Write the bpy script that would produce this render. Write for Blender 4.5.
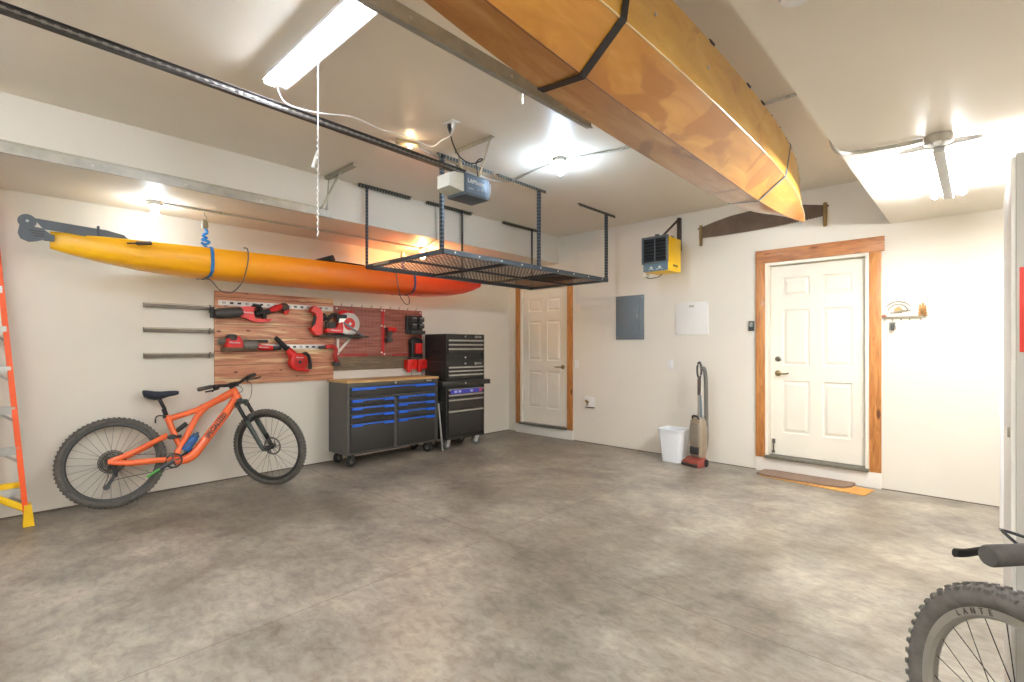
import bpy, bmesh, math, random
from mathutils import Vector, Matrix, Euler
R = math.radians
random.seed(7)
scene = bpy.context.scene
for o in list(bpy.data.objects):
    bpy.data.objects.remove(o)
COL = scene.collection

# ------------------------------------------------------------------ camera, world, exposure
CAMZ = 1.35
cd = bpy.data.cameras.new('camera')
cam = bpy.data.objects.new('camera', cd)
COL.objects.link(cam)
cam.location = (0, 0, CAMZ)
cam.rotation_euler = (R(90), 0, R(43.2))
cd.sensor_width = 36
cd.lens = 498 / 1024 * 36
cd.shift_y = 6 / 1024
cd.clip_start = 0.05
scene.camera = cam

scene.view_settings.view_transform = 'Standard'
scene.view_settings.look = 'None'
scene.view_settings.gamma = 1
scene.view_settings.use_curve_mapping = False
scene.view_settings.exposure = 1.56

world = bpy.data.worlds.new('world')
scene.world = world
world.use_nodes = True
world.node_tree.nodes['Background'].inputs[0].default_value = (0.9, 0.95, 1.0, 1)
world.node_tree.nodes['Background'].inputs[1].default_value = 0.3

# strengths of the lamps and the added fill lights (emission of their glowing parts)
E_TUBE_LEFT = 42
E_TUBE_RIGHT = 104
E_FILL = 22  # this and the next: fill lights added out of view
E_FILL_RIGHT = 52
E_BULB = 250
E_BULB_SOFFIT = 80
E_BULB_WARM = 190
E_BULB_SMALL = 110

# ------------------------------------------------------------------ materials
MATS = {}
def rgb(h):
    c = [int(h[i:i + 2], 16) / 255 for i in (0, 2, 4)]
    return tuple((x / 12.92 if x <= .04045 else ((x + .055) / 1.055) ** 2.4) for x in c) + (1,)

def mat(name, col, rough=.5, metal=0, var=.0, scale=8, bump=0, bscale=60, coat=0, emit=None, estr=0, stretch=(1, 1, 1), spec=.5, alpha=1, trans=0):
    """principled material with a little procedural variation in colour and height"""
    if name in MATS:
        return MATS[name]
    m = bpy.data.materials.new(name)
    m.use_nodes = True
    nt = m.node_tree
    b = nt.nodes['Principled BSDF']
    c = rgb(col) if isinstance(col, str) else col
    b.inputs['Base Color'].default_value = c
    b.inputs['Roughness'].default_value = rough
    b.inputs['Metallic'].default_value = metal
    b.inputs['Coat Weight'].default_value = coat
    b.inputs['Specular IOR Level'].default_value = spec
    b.inputs['Transmission Weight'].default_value = trans
    if emit:
        b.inputs['Emission Color'].default_value = rgb(emit) if isinstance(emit, str) else emit
        b.inputs['Emission Strength'].default_value = estr
    tc = nt.nodes.new('ShaderNodeTexCoord')
    mp = nt.nodes.new('ShaderNodeMapping')
    mp.inputs['Scale'].default_value = stretch
    nt.links.new(tc.outputs['Object'], mp.inputs[0])
    if var:
        n = nt.nodes.new('ShaderNodeTexNoise')
        n.inputs['Scale'].default_value = scale
        n.inputs['Detail'].default_value = 6
        nt.links.new(mp.outputs[0], n.inputs[0])
        r = nt.nodes.new('ShaderNodeValToRGB')
        r.color_ramp.elements[0].position = .3
        r.color_ramp.elements[1].position = .7
        r.color_ramp.elements[0].color = tuple(max(0, x * (1 - var)) for x in c[:3]) + (1,)
        r.color_ramp.elements[1].color = tuple(min(1, x * (1 + var)) for x in c[:3]) + (1,)
        nt.links.new(n.outputs['Fac'], r.inputs[0])
        nt.links.new(r.outputs[0], b.inputs['Base Color'])
    if bump:
        n2 = nt.nodes.new('ShaderNodeTexNoise')
        n2.inputs['Scale'].default_value = bscale
        n2.inputs['Detail'].default_value = 4
        nt.links.new(mp.outputs[0], n2.inputs[0])
        bp = nt.nodes.new('ShaderNodeBump')
        bp.inputs['Strength'].default_value = bump
        bp.inputs['Distance'].default_value = .01
        nt.links.new(n2.outputs['Fac'], bp.inputs['Height'])
        nt.links.new(bp.outputs[0], b.inputs['Normal'])
    MATS[name] = m
    return m

class NT:
    """small helper to wire nodes"""
    def __init__(s, name, rough=.5):
        s.m = bpy.data.materials.new(name)
        s.m.use_nodes = True
        s.t = s.m.node_tree
        s.b = s.t.nodes['Principled BSDF']
        s.b.inputs['Roughness'].default_value = rough
        s.tc = s.t.nodes.new('ShaderNodeTexCoord')
        MATS[name] = s.m
    def add(s, kind, **kw):
        n = s.t.nodes.new(kind)
        for k, v in kw.items():
            setattr(n, k, v)
        return n
    def link(s, a, b):
        s.t.links.new(a, b)
    def mapping(s, scale=(1, 1, 1), rot=(0, 0, 0), loc=(0, 0, 0)):
        mp = s.add('ShaderNodeMapping')
        mp.inputs['Scale'].default_value = scale
        mp.inputs['Rotation'].default_value = rot
        mp.inputs['Location'].default_value = loc
        s.link(s.tc.outputs['Object'], mp.inputs[0])
        return mp.outputs[0]
    def noise(s, vec, scale, detail=6, rough=.55, dist=0):
        n = s.add('ShaderNodeTexNoise')
        n.inputs['Scale'].default_value = scale
        n.inputs['Detail'].default_value = detail
        n.inputs['Roughness'].default_value = rough
        n.inputs['Distortion'].default_value = dist
        s.link(vec, n.inputs[0])
        return n.outputs['Fac']
    def ramp(s, fac, stops):
        r = s.add('ShaderNodeValToRGB')
        cr = r.color_ramp
        while len(cr.elements) < len(stops):
            cr.elements.new(.5)
        for e, (p, c) in zip(cr.elements, stops):
            e.position = p
            e.color = rgb(c) if isinstance(c, str) else c
        s.link(fac, r.inputs[0])
        return r.outputs[0]
    def mix(s, fac, a, b, mode='MIX'):
        n = s.add('ShaderNodeMix', data_type='RGBA', blend_type=mode)
        for sock, v in ((n.inputs[0], fac), (n.inputs[6], a), (n.inputs[7], b)):
            if isinstance(v, (int, float)):
                sock.default_value = v
            elif isinstance(v, tuple):
                sock.default_value = v
            else:
                s.link(v, sock)
        return n.outputs[2]
    def bump(s, h, strength=.3, dist=.01):
        b = s.add('ShaderNodeBump')
        b.inputs['Strength'].default_value = strength
        b.inputs['Distance'].default_value = dist
        s.link(h, b.inputs['Height'])
        s.link(b.outputs[0], s.b.inputs['Normal'])
    def math(s, op, a, b=None):
        n = s.add('ShaderNodeMath', operation=op)
        for i, v in enumerate((a, b)):
            if v is None:
                continue
            if isinstance(v, (int, float)):
                n.inputs[i].default_value = v
            else:
                s.link(v, n.inputs[i])
        return n.outputs[0]

# --- concrete floor: mottled, stained, slightly polished
k = NT('polished_concrete', .33)
v = k.mapping()
big = k.noise(v, .62, 9, .66, .5)
mid = k.math('ADD', k.math('MULTIPLY', k.noise(v, 1.7, 8, .58, 0), .62), k.math('MULTIPLY', k.noise(k.mapping(loc=(7, 3, 0)), 6.5, 8, .6, 0), .38))
fine = k.noise(k.mapping((1, 1.7, 1), (0, 0, .5)), 13, 9, .7, .5)
base = k.ramp(mid, [(.33, '6b645a'), (.45, '908a7f'), (.55, 'a39c8f'), (.67, 'b9b1a2')])
stain = k.ramp(big, [(.34, '857a6e'), (.45, 'b7afa5'), (.58, 'ffffff')])
c1 = k.mix(.62, base, stain, 'MULTIPLY')
fl = k.ramp(fine, [(.36, 'a8a196'), (.56, 'ffffff')])
c2 = k.mix(.45, c1, fl, 'MULTIPLY')
k.link(c2, k.b.inputs['Base Color'])
rr = k.ramp(mid, [(.3, (.33, .33, .33, 1)), (.7, (.42, .42, .42, 1))])
k.link(rr, k.b.inputs['Roughness'])
k.bump(fine, .05, .003)
FLOOR_M = k.m

WALL_M = mat('wall_paint', 'e2dccf', .6, var=.025, scale=1.2, bump=.05, bscale=90)
CEIL_M = mat('ceiling_paint', 'e8dfcf', .42, var=.03, scale=.9, bump=.06, bscale=70)
SOFFIT_M = mat('soffit_paint', 'e2dcd1', .55, var=.02, scale=1.0, bump=.05, bscale=80)
CURB_M = mat('white_trim_paint', 'e6e2d9', .45, var=.02, scale=3)

def wood(name, stops, scale, rough=.5, stretch=(1, 1, 1), coat=0, knots=None):
    k = NT(name, rough)
    k.b.inputs['Coat Weight'].default_value = coat
    v = k.mapping(stretch)
    g = k.noise(v, scale, 8, .6, 1.2)
    c = k.ramp(g, stops)
    if knots:
        vo = k.add('ShaderNodeTexVoronoi')
        vo.inputs['Scale'].default_value = knots[0]
        k.link(k.mapping(knots[2]), vo.inputs[0])
        kr = k.ramp(vo.outputs['Distance'], [(.0, knots[1]), (.10, knots[1]), (.2, 'ffffff')])
        c = k.mix(.85, c, kr, 'MULTIPLY')
    k.link(c, k.b.inputs['Base Color'])
    k.bump(g, .08, .003)
    return k.m

CASING_M = wood('stained_pine', [(.3, '8f5a2c'), (.5, 'b8793f'), (.7, 'cd9453')], 3, .42, (8, 8, 1.2), .2, (3.2, '6b3a1a', (3.0, 3, 1)))
CASINGH_M = wood('stained_pine_head', [(.3, '85512b'), (.5, 'a76b3b'), (.7, 'bf834b')], 3, .42, (1.2, 8, 8), .2, (3.2, '6b3a1a', (1, 3, 3.0)))
DOOR_M = mat('door_paint', 'ebe5d6', .45, var=.015, scale=4)
STEEL_M = mat('galvanized_steel', 'a9a595', .42, .75, var=.12, scale=25)
TRACK_M = mat('track_steel', 'b0ada3', .45, .55, var=.12, scale=14)
BLACKSTEEL_M = mat('black_steel', '33363a', .45, .3, var=.1, scale=20)
GREYSTEEL_M = mat('rack_steel', '41494f', .45, .35, var=.1, scale=20)
BLACK_M = mat('black_plastic', '1f1e1e', .5, var=.15, scale=30)
DARKGREY_M = mat('charcoal_plastic', '3e3c3a', .55, var=.12, scale=30)
RED_M = mat('tool_red', 'd2201c', .38, var=.08, scale=20)
WHITEP_M = mat('white_plastic', 'eceae6', .4, var=.02, scale=8)
BRASS_M = mat('antique_brass', '8d7a55', .3, .9, var=.1, scale=20)
CHROME_M = mat('brushed_chrome', 'c4c4c0', .28, .9, var=.05, scale=40)
ALU_M = mat('aluminum', 'c3c3bf', .38, .7, var=.06, scale=30)
RUBBER_M = mat('black_rubber', '2b2a28', .75, var=.18, scale=40)
YELLOW_M = mat('yellow_paint', 'f2c317', .45, var=.04, scale=12)
ORANGE_LADDER_M = mat('orange_fiberglass', 'ee5a1c', .45, var=.05, scale=14)
BLUE_M = mat('blue_plastic', '1560d6', .35, var=.05, scale=20)
BLUESTRAP_M = mat('blue_webbing', '2f78b8', .7, var=.15, scale=90)
LETTER_W = mat('white_lettering', 'e8e8e8', .5)
LETTER_K = mat('black_lettering', '1c1c1e', .5)

def glow(name, col, strength):
    m = bpy.data.materials.new(name)
    m.use_nodes = True
    b = m.node_tree.nodes['Principled BSDF']
    b.inputs['Base Color'].default_value = (.9, .9, .9, 1)
    b.inputs['Emission Color'].default_value = col
    b.inputs['Emission Strength'].default_value = strength
    MATS[name] = m
    return m
TUBE_L_M = glow('lit_tube_left', (.86, .94, 1.08, 1), E_TUBE_LEFT)
TUBE_R_M = glow('lit_tube_right', (.97, .98, 1, 1), E_TUBE_RIGHT)
FILL_TUBE_R_M = glow('fill_tube_right', (.94, .97, 1.02, 1), E_FILL_RIGHT)  # glow of the added fill lights, here and on the next line
FILL_TUBE_M = glow('fill_tube', (.90, .96, 1.05, 1), E_FILL)
BULB_M = glow('lit_bulb_cool', (.64, .84, 1.08, 1), E_BULB)
BULB_S_M = glow('lit_bulb_soffit', (.70, .88, 1.05, 1), E_BULB_SOFFIT)
BULB_WARM_M = glow('lit_bulb_warm', (1, .60, .24, 1), E_BULB_WARM)
BULB_SMALL_M = glow('lit_bulb_small', (1, .72, .40, 1), E_BULB_SMALL)

# ------------------------------------------------------------------ mesh building helpers
class MB:
    def __init__(s, xf=None):
        s.bm = bmesh.new()
        s.xf = xf or Matrix()
    def v(s, p):
        return s.bm.verts.new(s.xf @ Vector(p))
    def f(s, vs):
        try:
            return s.bm.faces.new(vs)
        except ValueError:
            return None
    def box(s, c, size, rot=None, bev=0):
        t = bmesh.new()
        bmesh.ops.create_cube(t, size=1)
        for w in t.verts:
            w.co = Vector((w.co.x * size[0], w.co.y * size[1], w.co.z * size[2]))
        if bev:
            bmesh.ops.bevel(t, geom=list(t.edges), offset=min(bev, min(size) * .45), segments=2, affect='EDGES', profile=.6)
        M = Matrix.Translation(Vector(c))
        if rot is not None:
            M = M @ (rot.to_4x4() if isinstance(rot, Matrix) else Euler(rot).to_matrix().to_4x4())
        mp = {w: s.v(M @ w.co) for w in t.verts}
        for fc in t.faces:
            s.f([mp[w] for w in fc.verts])
        t.free()
        return s
    def b2(s, lo, hi, bev=0):
        return s.box([(a + b) / 2 for a, b in zip(lo, hi)], [abs(b - a) for a, b in zip(lo, hi)], None, bev)
    def ring(s, c, t, r, n, up=None, sx=1, sy=1):
        t = Vector(t).normalized()
        up = Vector(up) if up is not None else (Vector((0, 0, 1)) if abs(t.z) < .95 else Vector((1, 0, 0)))
        a = t.cross(up).normalized()
        b = a.cross(t).normalized()
        return [s.v(Vector(c) + a * (r * sx * math.cos(2 * math.pi * i / n)) + b * (r * sy * math.sin(2 * math.pi * i / n))) for i in range(n)]
    def skin(s, rings, closed=False, cap=True):
        m = len(rings)
        for i in range(m if closed else m - 1):
            A, B = rings[i], rings[(i + 1) % m]
            n = len(A)
            for j in range(n):
                s.f([A[j], A[(j + 1) % n], B[(j + 1) % n], B[j]])
        if cap and not closed:
            s.f(rings[0][::-1])
            s.f(rings[-1])
        return s
    def tube(s, pts, r, n=10, closed=False, sx=1, sy=1, up=None):
        pts = [Vector(p) for p in pts]
        m = len(pts)
        rings = []
        for i, p in enumerate(pts):
            if closed:
                t = pts[(i + 1) % m] - pts[i - 1]
            else:
                t = pts[min(i + 1, m - 1)] - pts[max(i - 1, 0)]
            rr = r[i] if isinstance(r, (list, tuple)) else r
            rings.append(s.ring(p, t, rr, n, up, sx, sy))
        return s.skin(rings, closed)
    def cyl(s, a, b, r, r2=None, n=16):
        return s.tube([a, b], [r, r if r2 is None else r2], n)
    def lathe(s, prof, o=(0, 0, 0), ax=(0, 0, 1), n=24):
        ax = Vector(ax).normalized()
        rings = [s.ring(Vector(o) + ax * h, ax, max(r, 1e-4), n) for r, h in prof]
        return s.skin(rings, cap=prof[0] != prof[-1])
    def prism(s, pts, ext):
        """planar 3D polygon extruded by vector ext"""
        A = [s.v(p) for p in pts]
        B = [s.v(Vector(p) + Vector(ext)) for p in pts]
        n = len(pts)
        s.f(A[::-1])
        s.f(B)
        for i in range(n):
            s.f([A[i], A[(i + 1) % n], B[(i + 1) % n], B[i]])
        return s
    def loft(s, sections, cap=True, closed_ring=True):
        rings = [[s.v(p) for p in sec] for sec in sections]
        if closed_ring:
            return s.skin(rings, cap=cap)
        for A, B in zip(rings, rings[1:]):
            for j in range(len(A) - 1):
                s.f([A[j], A[j + 1], B[j + 1], B[j]])
        return s
    def ell(s, c, rad, n=16, m=10):
        rings = []
        for i in range(1, m):
            th = math.pi * i / m
            rings.append([s.v((c[0] + rad[0] * math.sin(th) * math.cos(2 * math.pi * j / n), c[1] + rad[1] * math.sin(th) * math.sin(2 * math.pi * j / n), c[2] + rad[2] * math.cos(th))) for j in range(n)])
        top = s.v((c[0], c[1], c[2] + rad[2]))
        bot = s.v((c[0], c[1], c[2] - rad[2]))
        for A, B in zip(rings, rings[1:]):
            for j in range(n):
                s.f([A[j], B[j], B[(j + 1) % n], A[(j + 1) % n]])
        for j in range(n):
            s.f([top, rings[0][j], rings[0][(j + 1) % n]])
            s.f([bot, rings[-1][(j + 1) % n], rings[-1][j]])
        return s
    def build(s, name, m, parent=None, loc=None, rotz=None, smooth=35):
        bmesh.ops.recalc_face_normals(s.bm, faces=s.bm.faces)
        me = bpy.data.meshes.new(name)
        s.bm.to_mesh(me)
        s.bm.free()
        me.materials.append(m)
        if smooth:
            for p in me.polygons:
                p.use_smooth = True
            me.set_sharp_from_angle(angle=R(smooth))
        o = bpy.data.objects.new(name, me)
        COL.objects.link(o)
        if parent:
            o.parent = parent
        if loc is not None:
            o.location = loc
        if rotz is not None:
            o.rotation_euler.z = R(rotz)
        return o

def tag(o, label=None, cat=None, group=None, kind=None):
    if label: o['label'] = label
    if cat: o['category'] = cat
    if group: o['group'] = group
    if kind: o['kind'] = kind
    return o
def thing(name, label, cat, loc=(0, 0, 0), rotz=0, group=None):
    o = bpy.data.objects.new(name, None)
    o.empty_display_size = .1
    COL.objects.link(o)
    o.location = loc
    o.rotation_euler.z = R(rotz)
    return tag(o, label, cat, group)
def struct(o):
    o['kind'] = 'structure'
    return o
def copy_thing(root, loc, rotz=None, label=None, group=None):
    r = root.copy()
    COL.objects.link(r)
    r.location = loc
    if rotz is not None:
        r.rotation_euler.z = R(rotz)
    if label: r['label'] = label
    if group: r['group'] = group
    for ch in list(root.children):
        c = ch.copy()
        COL.objects.link(c)
        c.parent = r
        for g in list(ch.children):
            d = g.copy()
            COL.objects.link(d)
            d.parent = c
    return r
def text(s, size, parent, M, m, name='lettering', ext=.0008, squeeze=1, align='CENTER', bold=.0):
    """lettering as a mesh; M places it (text runs along +x, reads facing +z of M)"""
    cu = bpy.data.curves.new(name, 'FONT')
    cu.body = s
    cu.size = size
    cu.extrude = ext
    cu.align_x = align
    cu.align_y = 'CENTER'
    cu.resolution_u = 2
    cu.offset = size * bold
    tmp = bpy.data.objects.new('tmp', cu)
    COL.objects.link(tmp)
    bpy.context.view_layer.update()
    dg = bpy.context.evaluated_depsgraph_get()
    me = bpy.data.meshes.new_from_object(tmp.evaluated_get(dg))
    bpy.data.objects.remove(tmp)
    bpy.data.curves.remove(cu)
    me.transform(Matrix.Diagonal((squeeze, 1, 1, 1)))
    me.transform(M)
    me.materials.clear()
    me.materials.append(m)
    o = bpy.data.objects.new(name, me)
    COL.objects.link(o)
    o.parent = parent
    return o
def frontM(x, y, z):
    """letters standing upright, facing -y"""
    return Matrix.Translation((x, y, z)) @ Matrix.Rotation(R(90), 4, 'X')
def arc(c, r, a0, a1, n, plane='xz', y=0):
    out = []
    for i in range(n + 1):
        a = R(a0 + (a1 - a0) * i / n)
        p, q = c[0] + r * math.cos(a), c[1] + r * math.sin(a)
        out.append((p, y, q) if plane == 'xz' else (p, q, y))
    return out
def smooth_path(pts, sub=6):
    """Catmull-Rom through the points"""
    P = [Vector(p) for p in pts]
    P = [P[0] * 2 - P[1]] + P + [P[-1] * 2 - P[-2]]
    out = []
    for i in range(1, len(P) - 2):
        for j in range(sub):
            t = j / sub
            a, b, c, d = P[i - 1], P[i], P[i + 1], P[i + 2]
            out.append(.5 * ((2 * b) + (c - a) * t + (2 * a - 5 * b + 4 * c - d) * t * t + (3 * b - a - 3 * c + d) * t ** 3))
    out.append(P[-2])
    return out

# ------------------------------------------------------------------ the room
XL, YB, XR, YF = -5.58, 5.86, 1.15, -1.7       # left wall, back wall, right wall, front wall
ZC, ZSL, ZSR = 2.975, 2.59, 2.51               # ceiling, left soffit, right lowered ceiling
XSL, XSR = -4.54, -0.612                       # edges of the two lowered parts
struct(MB().b2((XL - .15, YF - .15, -.15), (XR + .15, YB + .15, 0)).build('floor', FLOOR_M, smooth=0))
struct(MB().b2((XL - .15, YF - .15, ZC), (XR + .15, YB + .15, ZC + .15)).build('ceiling', CEIL_M, smooth=0))
struct(MB().b2((XL - .15, YF - .15, 0), (XL, YB + .15, ZC)).build('wall_left', WALL_M, smooth=0))
mb = MB()
DOOR_OPEN = ((-5.31, -4.385, .15, 2.262), (-1.705, -.775, .16, 2.262))
xs_ = [XL] + [q for d in DOOR_OPEN for q in d[:2]] + [XR]
for a, b in ((0, 1), (2, 3), (4, 5)):
    mb.b2((xs_[a], YB, 0), (xs_[b], YB + .15, ZC))
for a, b, z0, z1 in DOOR_OPEN:
    mb.b2((a, YB, 0), (b, YB + .15, z0)).b2((a, YB, z1), (b, YB + .15, ZC))
struct(mb.build('wall_back', WALL_M, smooth=0))
struct(MB().b2((XR, YF, 0), (XR + .15, YB + .15, ZC)).build('wall_right', WALL_M, smooth=0))
struct(MB().b2((XL, YF - .15, 0), (XR, YF, ZC)).build('wall_front', WALL_M, smooth=0))
struct(MB().b2((XL, YF, ZSL), (XSL, YB, ZC)).build('ceiling_soffit_left', SOFFIT_M, smooth=0))
struct(MB().b2((XSR, YF, ZSR), (XR, YB, ZC)).build('ceiling_lowered_right', CEIL_M, smooth=0))
# saw-cut joints in the slab: thin dark grooves of their own
JOINT_M = mat('joint_filler', '766c60', .8, var=.3, scale=30)
struct(MB().b2((XL, 2.479, -.002), (XR, 2.483, .0006)).build('trim_1', JOINT_M, smooth=0))
struct(MB().b2((-2.534, YF, -.002), (-2.531, YB, .0005)).build('trim_2', JOINT_M, smooth=0))
# dark strips: shade of a gap at the wall foot, put in as colour
GAP_SHADE_M = mat('painted_gap_shade', '6b6256', .9, var=.2, scale=20)
struct(MB().b2((XL, YF, .0), (XL + .004, YB, .012)).build('gap_shade_left', GAP_SHADE_M, smooth=0))
struct(MB().b2((XL, YB - .003, .0), (XR, YB, .008)).build('gap_shade_back', GAP_SHADE_M, smooth=0))

# ------------------------------------------------------------------ doors
def panel_leaf(w, h, t, parent, name='door_leaf'):
    """six-panel leaf, front facing -y at y=0, x 0..w, z 0..h"""
    mb = MB()
    st = .115
    cw = (w - 3 * st) / 2
    cols = [(st, st + cw), (2 * st + cw, 2 * st + 2 * cw)]
    rows = [(.24, .80), (.96, 1.56), (1.70, 1.90)]
    rows = [(a * h / 2.03, b * h / 2.03) for a, b in rows]
    xs = [0, cols[0][0], cols[0][1], cols[1][0], cols[1][1], w]
    zs = [0] + [q for r in rows for q in r] + [h]
    for i in range(5):
        for j in range(7):
            x0, x1, z0, z1 = xs[i], xs[i + 1], zs[j], zs[j + 1]
            if i in (1, 3) and j in (1, 3, 5):
                prof = [(0, 0), (.010, .011), (.022, .011), (.045, .002)]
                L = [[mb.v((x0 + d, y, z0 + d)), mb.v((x1 - d, y, z0 + d)), mb.v((x1 - d, y, z1 - d)), mb.v((x0 + d, y, z1 - d))] for d, y in prof]
                for A, B in zip(L, L[1:]):
                    for q in range(4):
                        mb.f([A[q], A[(q + 1) % 4], B[(q + 1) % 4], B[q]])
                mb.f(L[-1])
            else:
                mb.f([mb.v((x0, 0, z0)), mb.v((x1, 0, z0)), mb.v((x1, 0, z1)), mb.v((x0, 0, z1))])
    bmesh.ops.remove_doubles(mb.bm, verts=mb.bm.verts, dist=1e-5)
    back = [mb.v((0, t, 0)), mb.v((w, t, 0)), mb.v((w, t, h)), mb.v((0, t, h))]
    mb.f(back[::-1])
    F = [mb.v((0, 0, 0)), mb.v((w, 0, 0)), mb.v((w, 0, h)), mb.v((0, 0, h))]
    for q in range(4):
        mb.f([F[q], F[(q + 1) % 4], back[(q + 1) % 4], back[q]])
    return mb.build(name, DOOR_M, parent, smooth=0)

def lever(parent, x, z, sgn, y=0):
    """rose and lever handle, pointing in +x when sgn = 1"""
    mb = MB()
    mb.lathe([(.002, -.016), (.022, -.014), (.032, -.006), (.033, 0)], (x, y, z), (0, 1, 0), 20)
    mb.cyl((x, y, z), (x, y - .05, z), .010, n=12)
    mb.tube(smooth_path([(x, y - .05, z), (x + sgn * .03, y - .052, z + .002), (x + sgn * .075, y - .046, z - .002), (x + sgn * .115, y - .045, z + .006)]), .0085, 10, sy=1.1)
    return mb.build('lever_handle', BRASS_M, parent)

def door(name, x0, x1, z0, z1, lever_left, head=(0, 0), deadbolt=False, hinge=False, recess=.07):
    """x0..x1 is the casing opening, casing boards outside it"""
    d = thing(name, None, None, (x0, YB, z0))
    d['kind'] = 'structure'
    w, h = x1 - x0, z1 - z0
    for xx in (-.095, w):
        MB().b2((xx, -.022, -.01), (xx + .095, 0, h), .004).build('casing', CASING_M, d)
    MB().b2((-.095 - head[0], -.028, h), (w + .095 + head[1], 0, h + .14), .004).build('head_casing', CASINGH_M, d)
    j = MB()
    rc = recess
    j.b2((0, -.012, 0), (.03, .149, h)); j.b2((w - .03, -.012, 0), (w, .149, h)); j.b2((.03, -.012, h - .03), (w - .03, .149, h))
    j.b2((.022, rc + .041, 0), (.036, .149, h - .022)); j.b2((w - .036, rc + .041, 0), (w - .022, .149, h - .022)); j.b2((.036, rc + .041, h - .036), (w - .036, .149, h - .022))
    j.b2((.022, .130, 0), (w - .022, .149, h - .022))
    j.build('door_jamb', DOOR_M, d)
    leaf = panel_leaf(w - .066, h - .056, .04, d)
    leaf.location = (.033, recess, .022)
    MB().b2((.0, -.05, -.012), (w, .13, .018), .004).build('threshold', mat('threshold_metal', '7d7a70', .4, .6, var=.15, scale=30), d)
    lx = .0375 + .07 if lever_left else w - .0375 - .07
    lever(d, lx, .905, 1 if lever_left else -1, recess)
    if deadbolt:
        MB().lathe([(.001, -.022), (.018, -.022), (.024, -.014), (.029, -.012), (.03, 0)], (lx, recess, 1.06), (0, 1, 0), 20).build('deadbolt', mat('deadbolt_metal', '6f6a5e', .35, .8), d)
    if hinge:
        for zz in (.2, 1.05, 1.88):
            MB().cyl((.024, recess - .006, zz), (.024, recess - .006, zz + .1), .007, n=10).build('hinge', BRASS_M, d)
    return d

d1 = door('door_1', -1.705, -.775, .16, 2.262, True, (.0, .025), True)
mb = MB()
mb.tube([(.065, .058, .17), (.065, .05, .15), (.068, .04, .07)], .008, 8)
mb.box((.069, .039, .055), (.028, .016, .03), None, .004)
mb.box((.065, .064, .165), (.03, .012, .05), None, .003)
mb.build('kick_stop', mat('kick_stop_metal', '6b675f', .4, .7), d1)
d2 = door('door_2', -5.31, -4.385, .15, 2.262, False, (.0, .0), False, True, recess=.02)
# white boards under the two doors, floor to sill
struct(MB().b2((-1.80, YB - .018, 0), (-.68, YB, .15), .003).build('trim_3', CURB_M))
struct(MB().b2((-5.41, YB - .018, 0), (-4.285, YB, .14), .003).build('trim_4', CURB_M))

# ------------------------------------------------------------------ things on the back wall
# fronts face -y; wall surface at y = YB
t = thing('electrical_panel', 'blue-grey breaker panel door set flat on the back wall', 'electrical panel', (-3.366, YB, 1.738))
PAN_M = mat('panel_grey_paint', '77838b', .5, .2, var=.05, scale=10)
mb = MB().b2((-.207, -.012, -.29), (.207, 0, .29), .003)
mb.build('cover_plate', PAN_M, t)
MB().b2((-.15, -.018, -.22), (.15, -.012, .22), .003).build('panel_door', PAN_M, t)
MB().b2((.105, -.024, -.02), (.13, -.018, .05), .002).build('latch', mat('latch_grey', '9aa3a8', .4, .4), t)
for x, z in ((-.185, .26), (.185, .26), (-.185, -.26), (.185, -.26), (-.1, -.02)):
    MB().cyl((x, -.017, z), (x, -.011, z), .006, n=10).build('screw', CHROME_M, t)

t = thing('access_panel', 'square white access cover with a small sticker at its top', 'access panel', (-2.526, YB, 1.693))
MB().b2((-.2, -.014, -.193), (.2, 0, .193), .004).build('cover', WHITEP_M, t)
MB().b2((-.03, -.0155, .135), (.03, -.014, .16)).build('sticker', mat('paper_sticker', 'b9b09c', .7), t)
for x, z in ((-.185, -.178), (.185, -.178), (-.185, .178), (.185, .178)):
    MB().cyl((x, -.017, z), (x, -.013, z), .005, n=8).build('screw', CHROME_M, t)

def plate(name, label, x, z, kind):
    t = thing(name, label, kind, (x, YB, z))
    MB().b2((-.037, -.006, -.058), (.037, 0, .058), .003).build('cover_plate', WHITEP_M, t)
    MB().b2((-.016, -.009, -.033), (.016, -.006, .033), .002).build('switch_rocker' if kind == 'switch' else 'socket', WHITEP_M, t)
plate('wall_outlet', 'white outlet plate on the back wall below the square white cover', -2.80, 1.13, 'outlet')
plate('light_switch', 'white switch plate just right of the left six-panel door', -4.22, 1.10, 'switch')

t = thing('door_keypad', 'small black keypad left of the right six-panel door', 'keypad', (-1.848, YB, 1.583))
MB().b2((-.028, -.022, -.055), (.028, 0, .055), .005).build('housing', mat('keypad_black', '3b3d3b', .5), t)
MB().b2((-.017, -.024, -.01), (.017, -.022, .04)).build('keypad_face', mat('keypad_face_grey', '8d928c', .4), t)

t = thing('water_valve_box', 'recessed white box with brass hose valve low on back wall', 'valve box', (-4.0, YB, .575))
MB().b2((-.085, -.008, -.08), (.085, 0, .08), .003).build('box_flange', WHITEP_M, t)
MB().cyl((-.02, -.008, .0), (-.02, -.05, .0), .013, n=12).cyl((-.02, -.035, 0), (-.02, -.04, -.05), .011, n=10).build('valve_body', BRASS_M, t)
MB().lathe([(.001, 0), (.022, 0), (.026, .006), (.022, .012), (.001, .012)], (-.02, -.06, .012), (0, 1, .3), 14).build('valve_handle', mat('valve_handle_tan', '9b8154', .5, .4), t)
MB().b2((-.06, -.03, -.078), (.085, -.008, -.066), .002).build('drip_ledge', mat('dark_ledge', '5d5343', .6), t)

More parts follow.
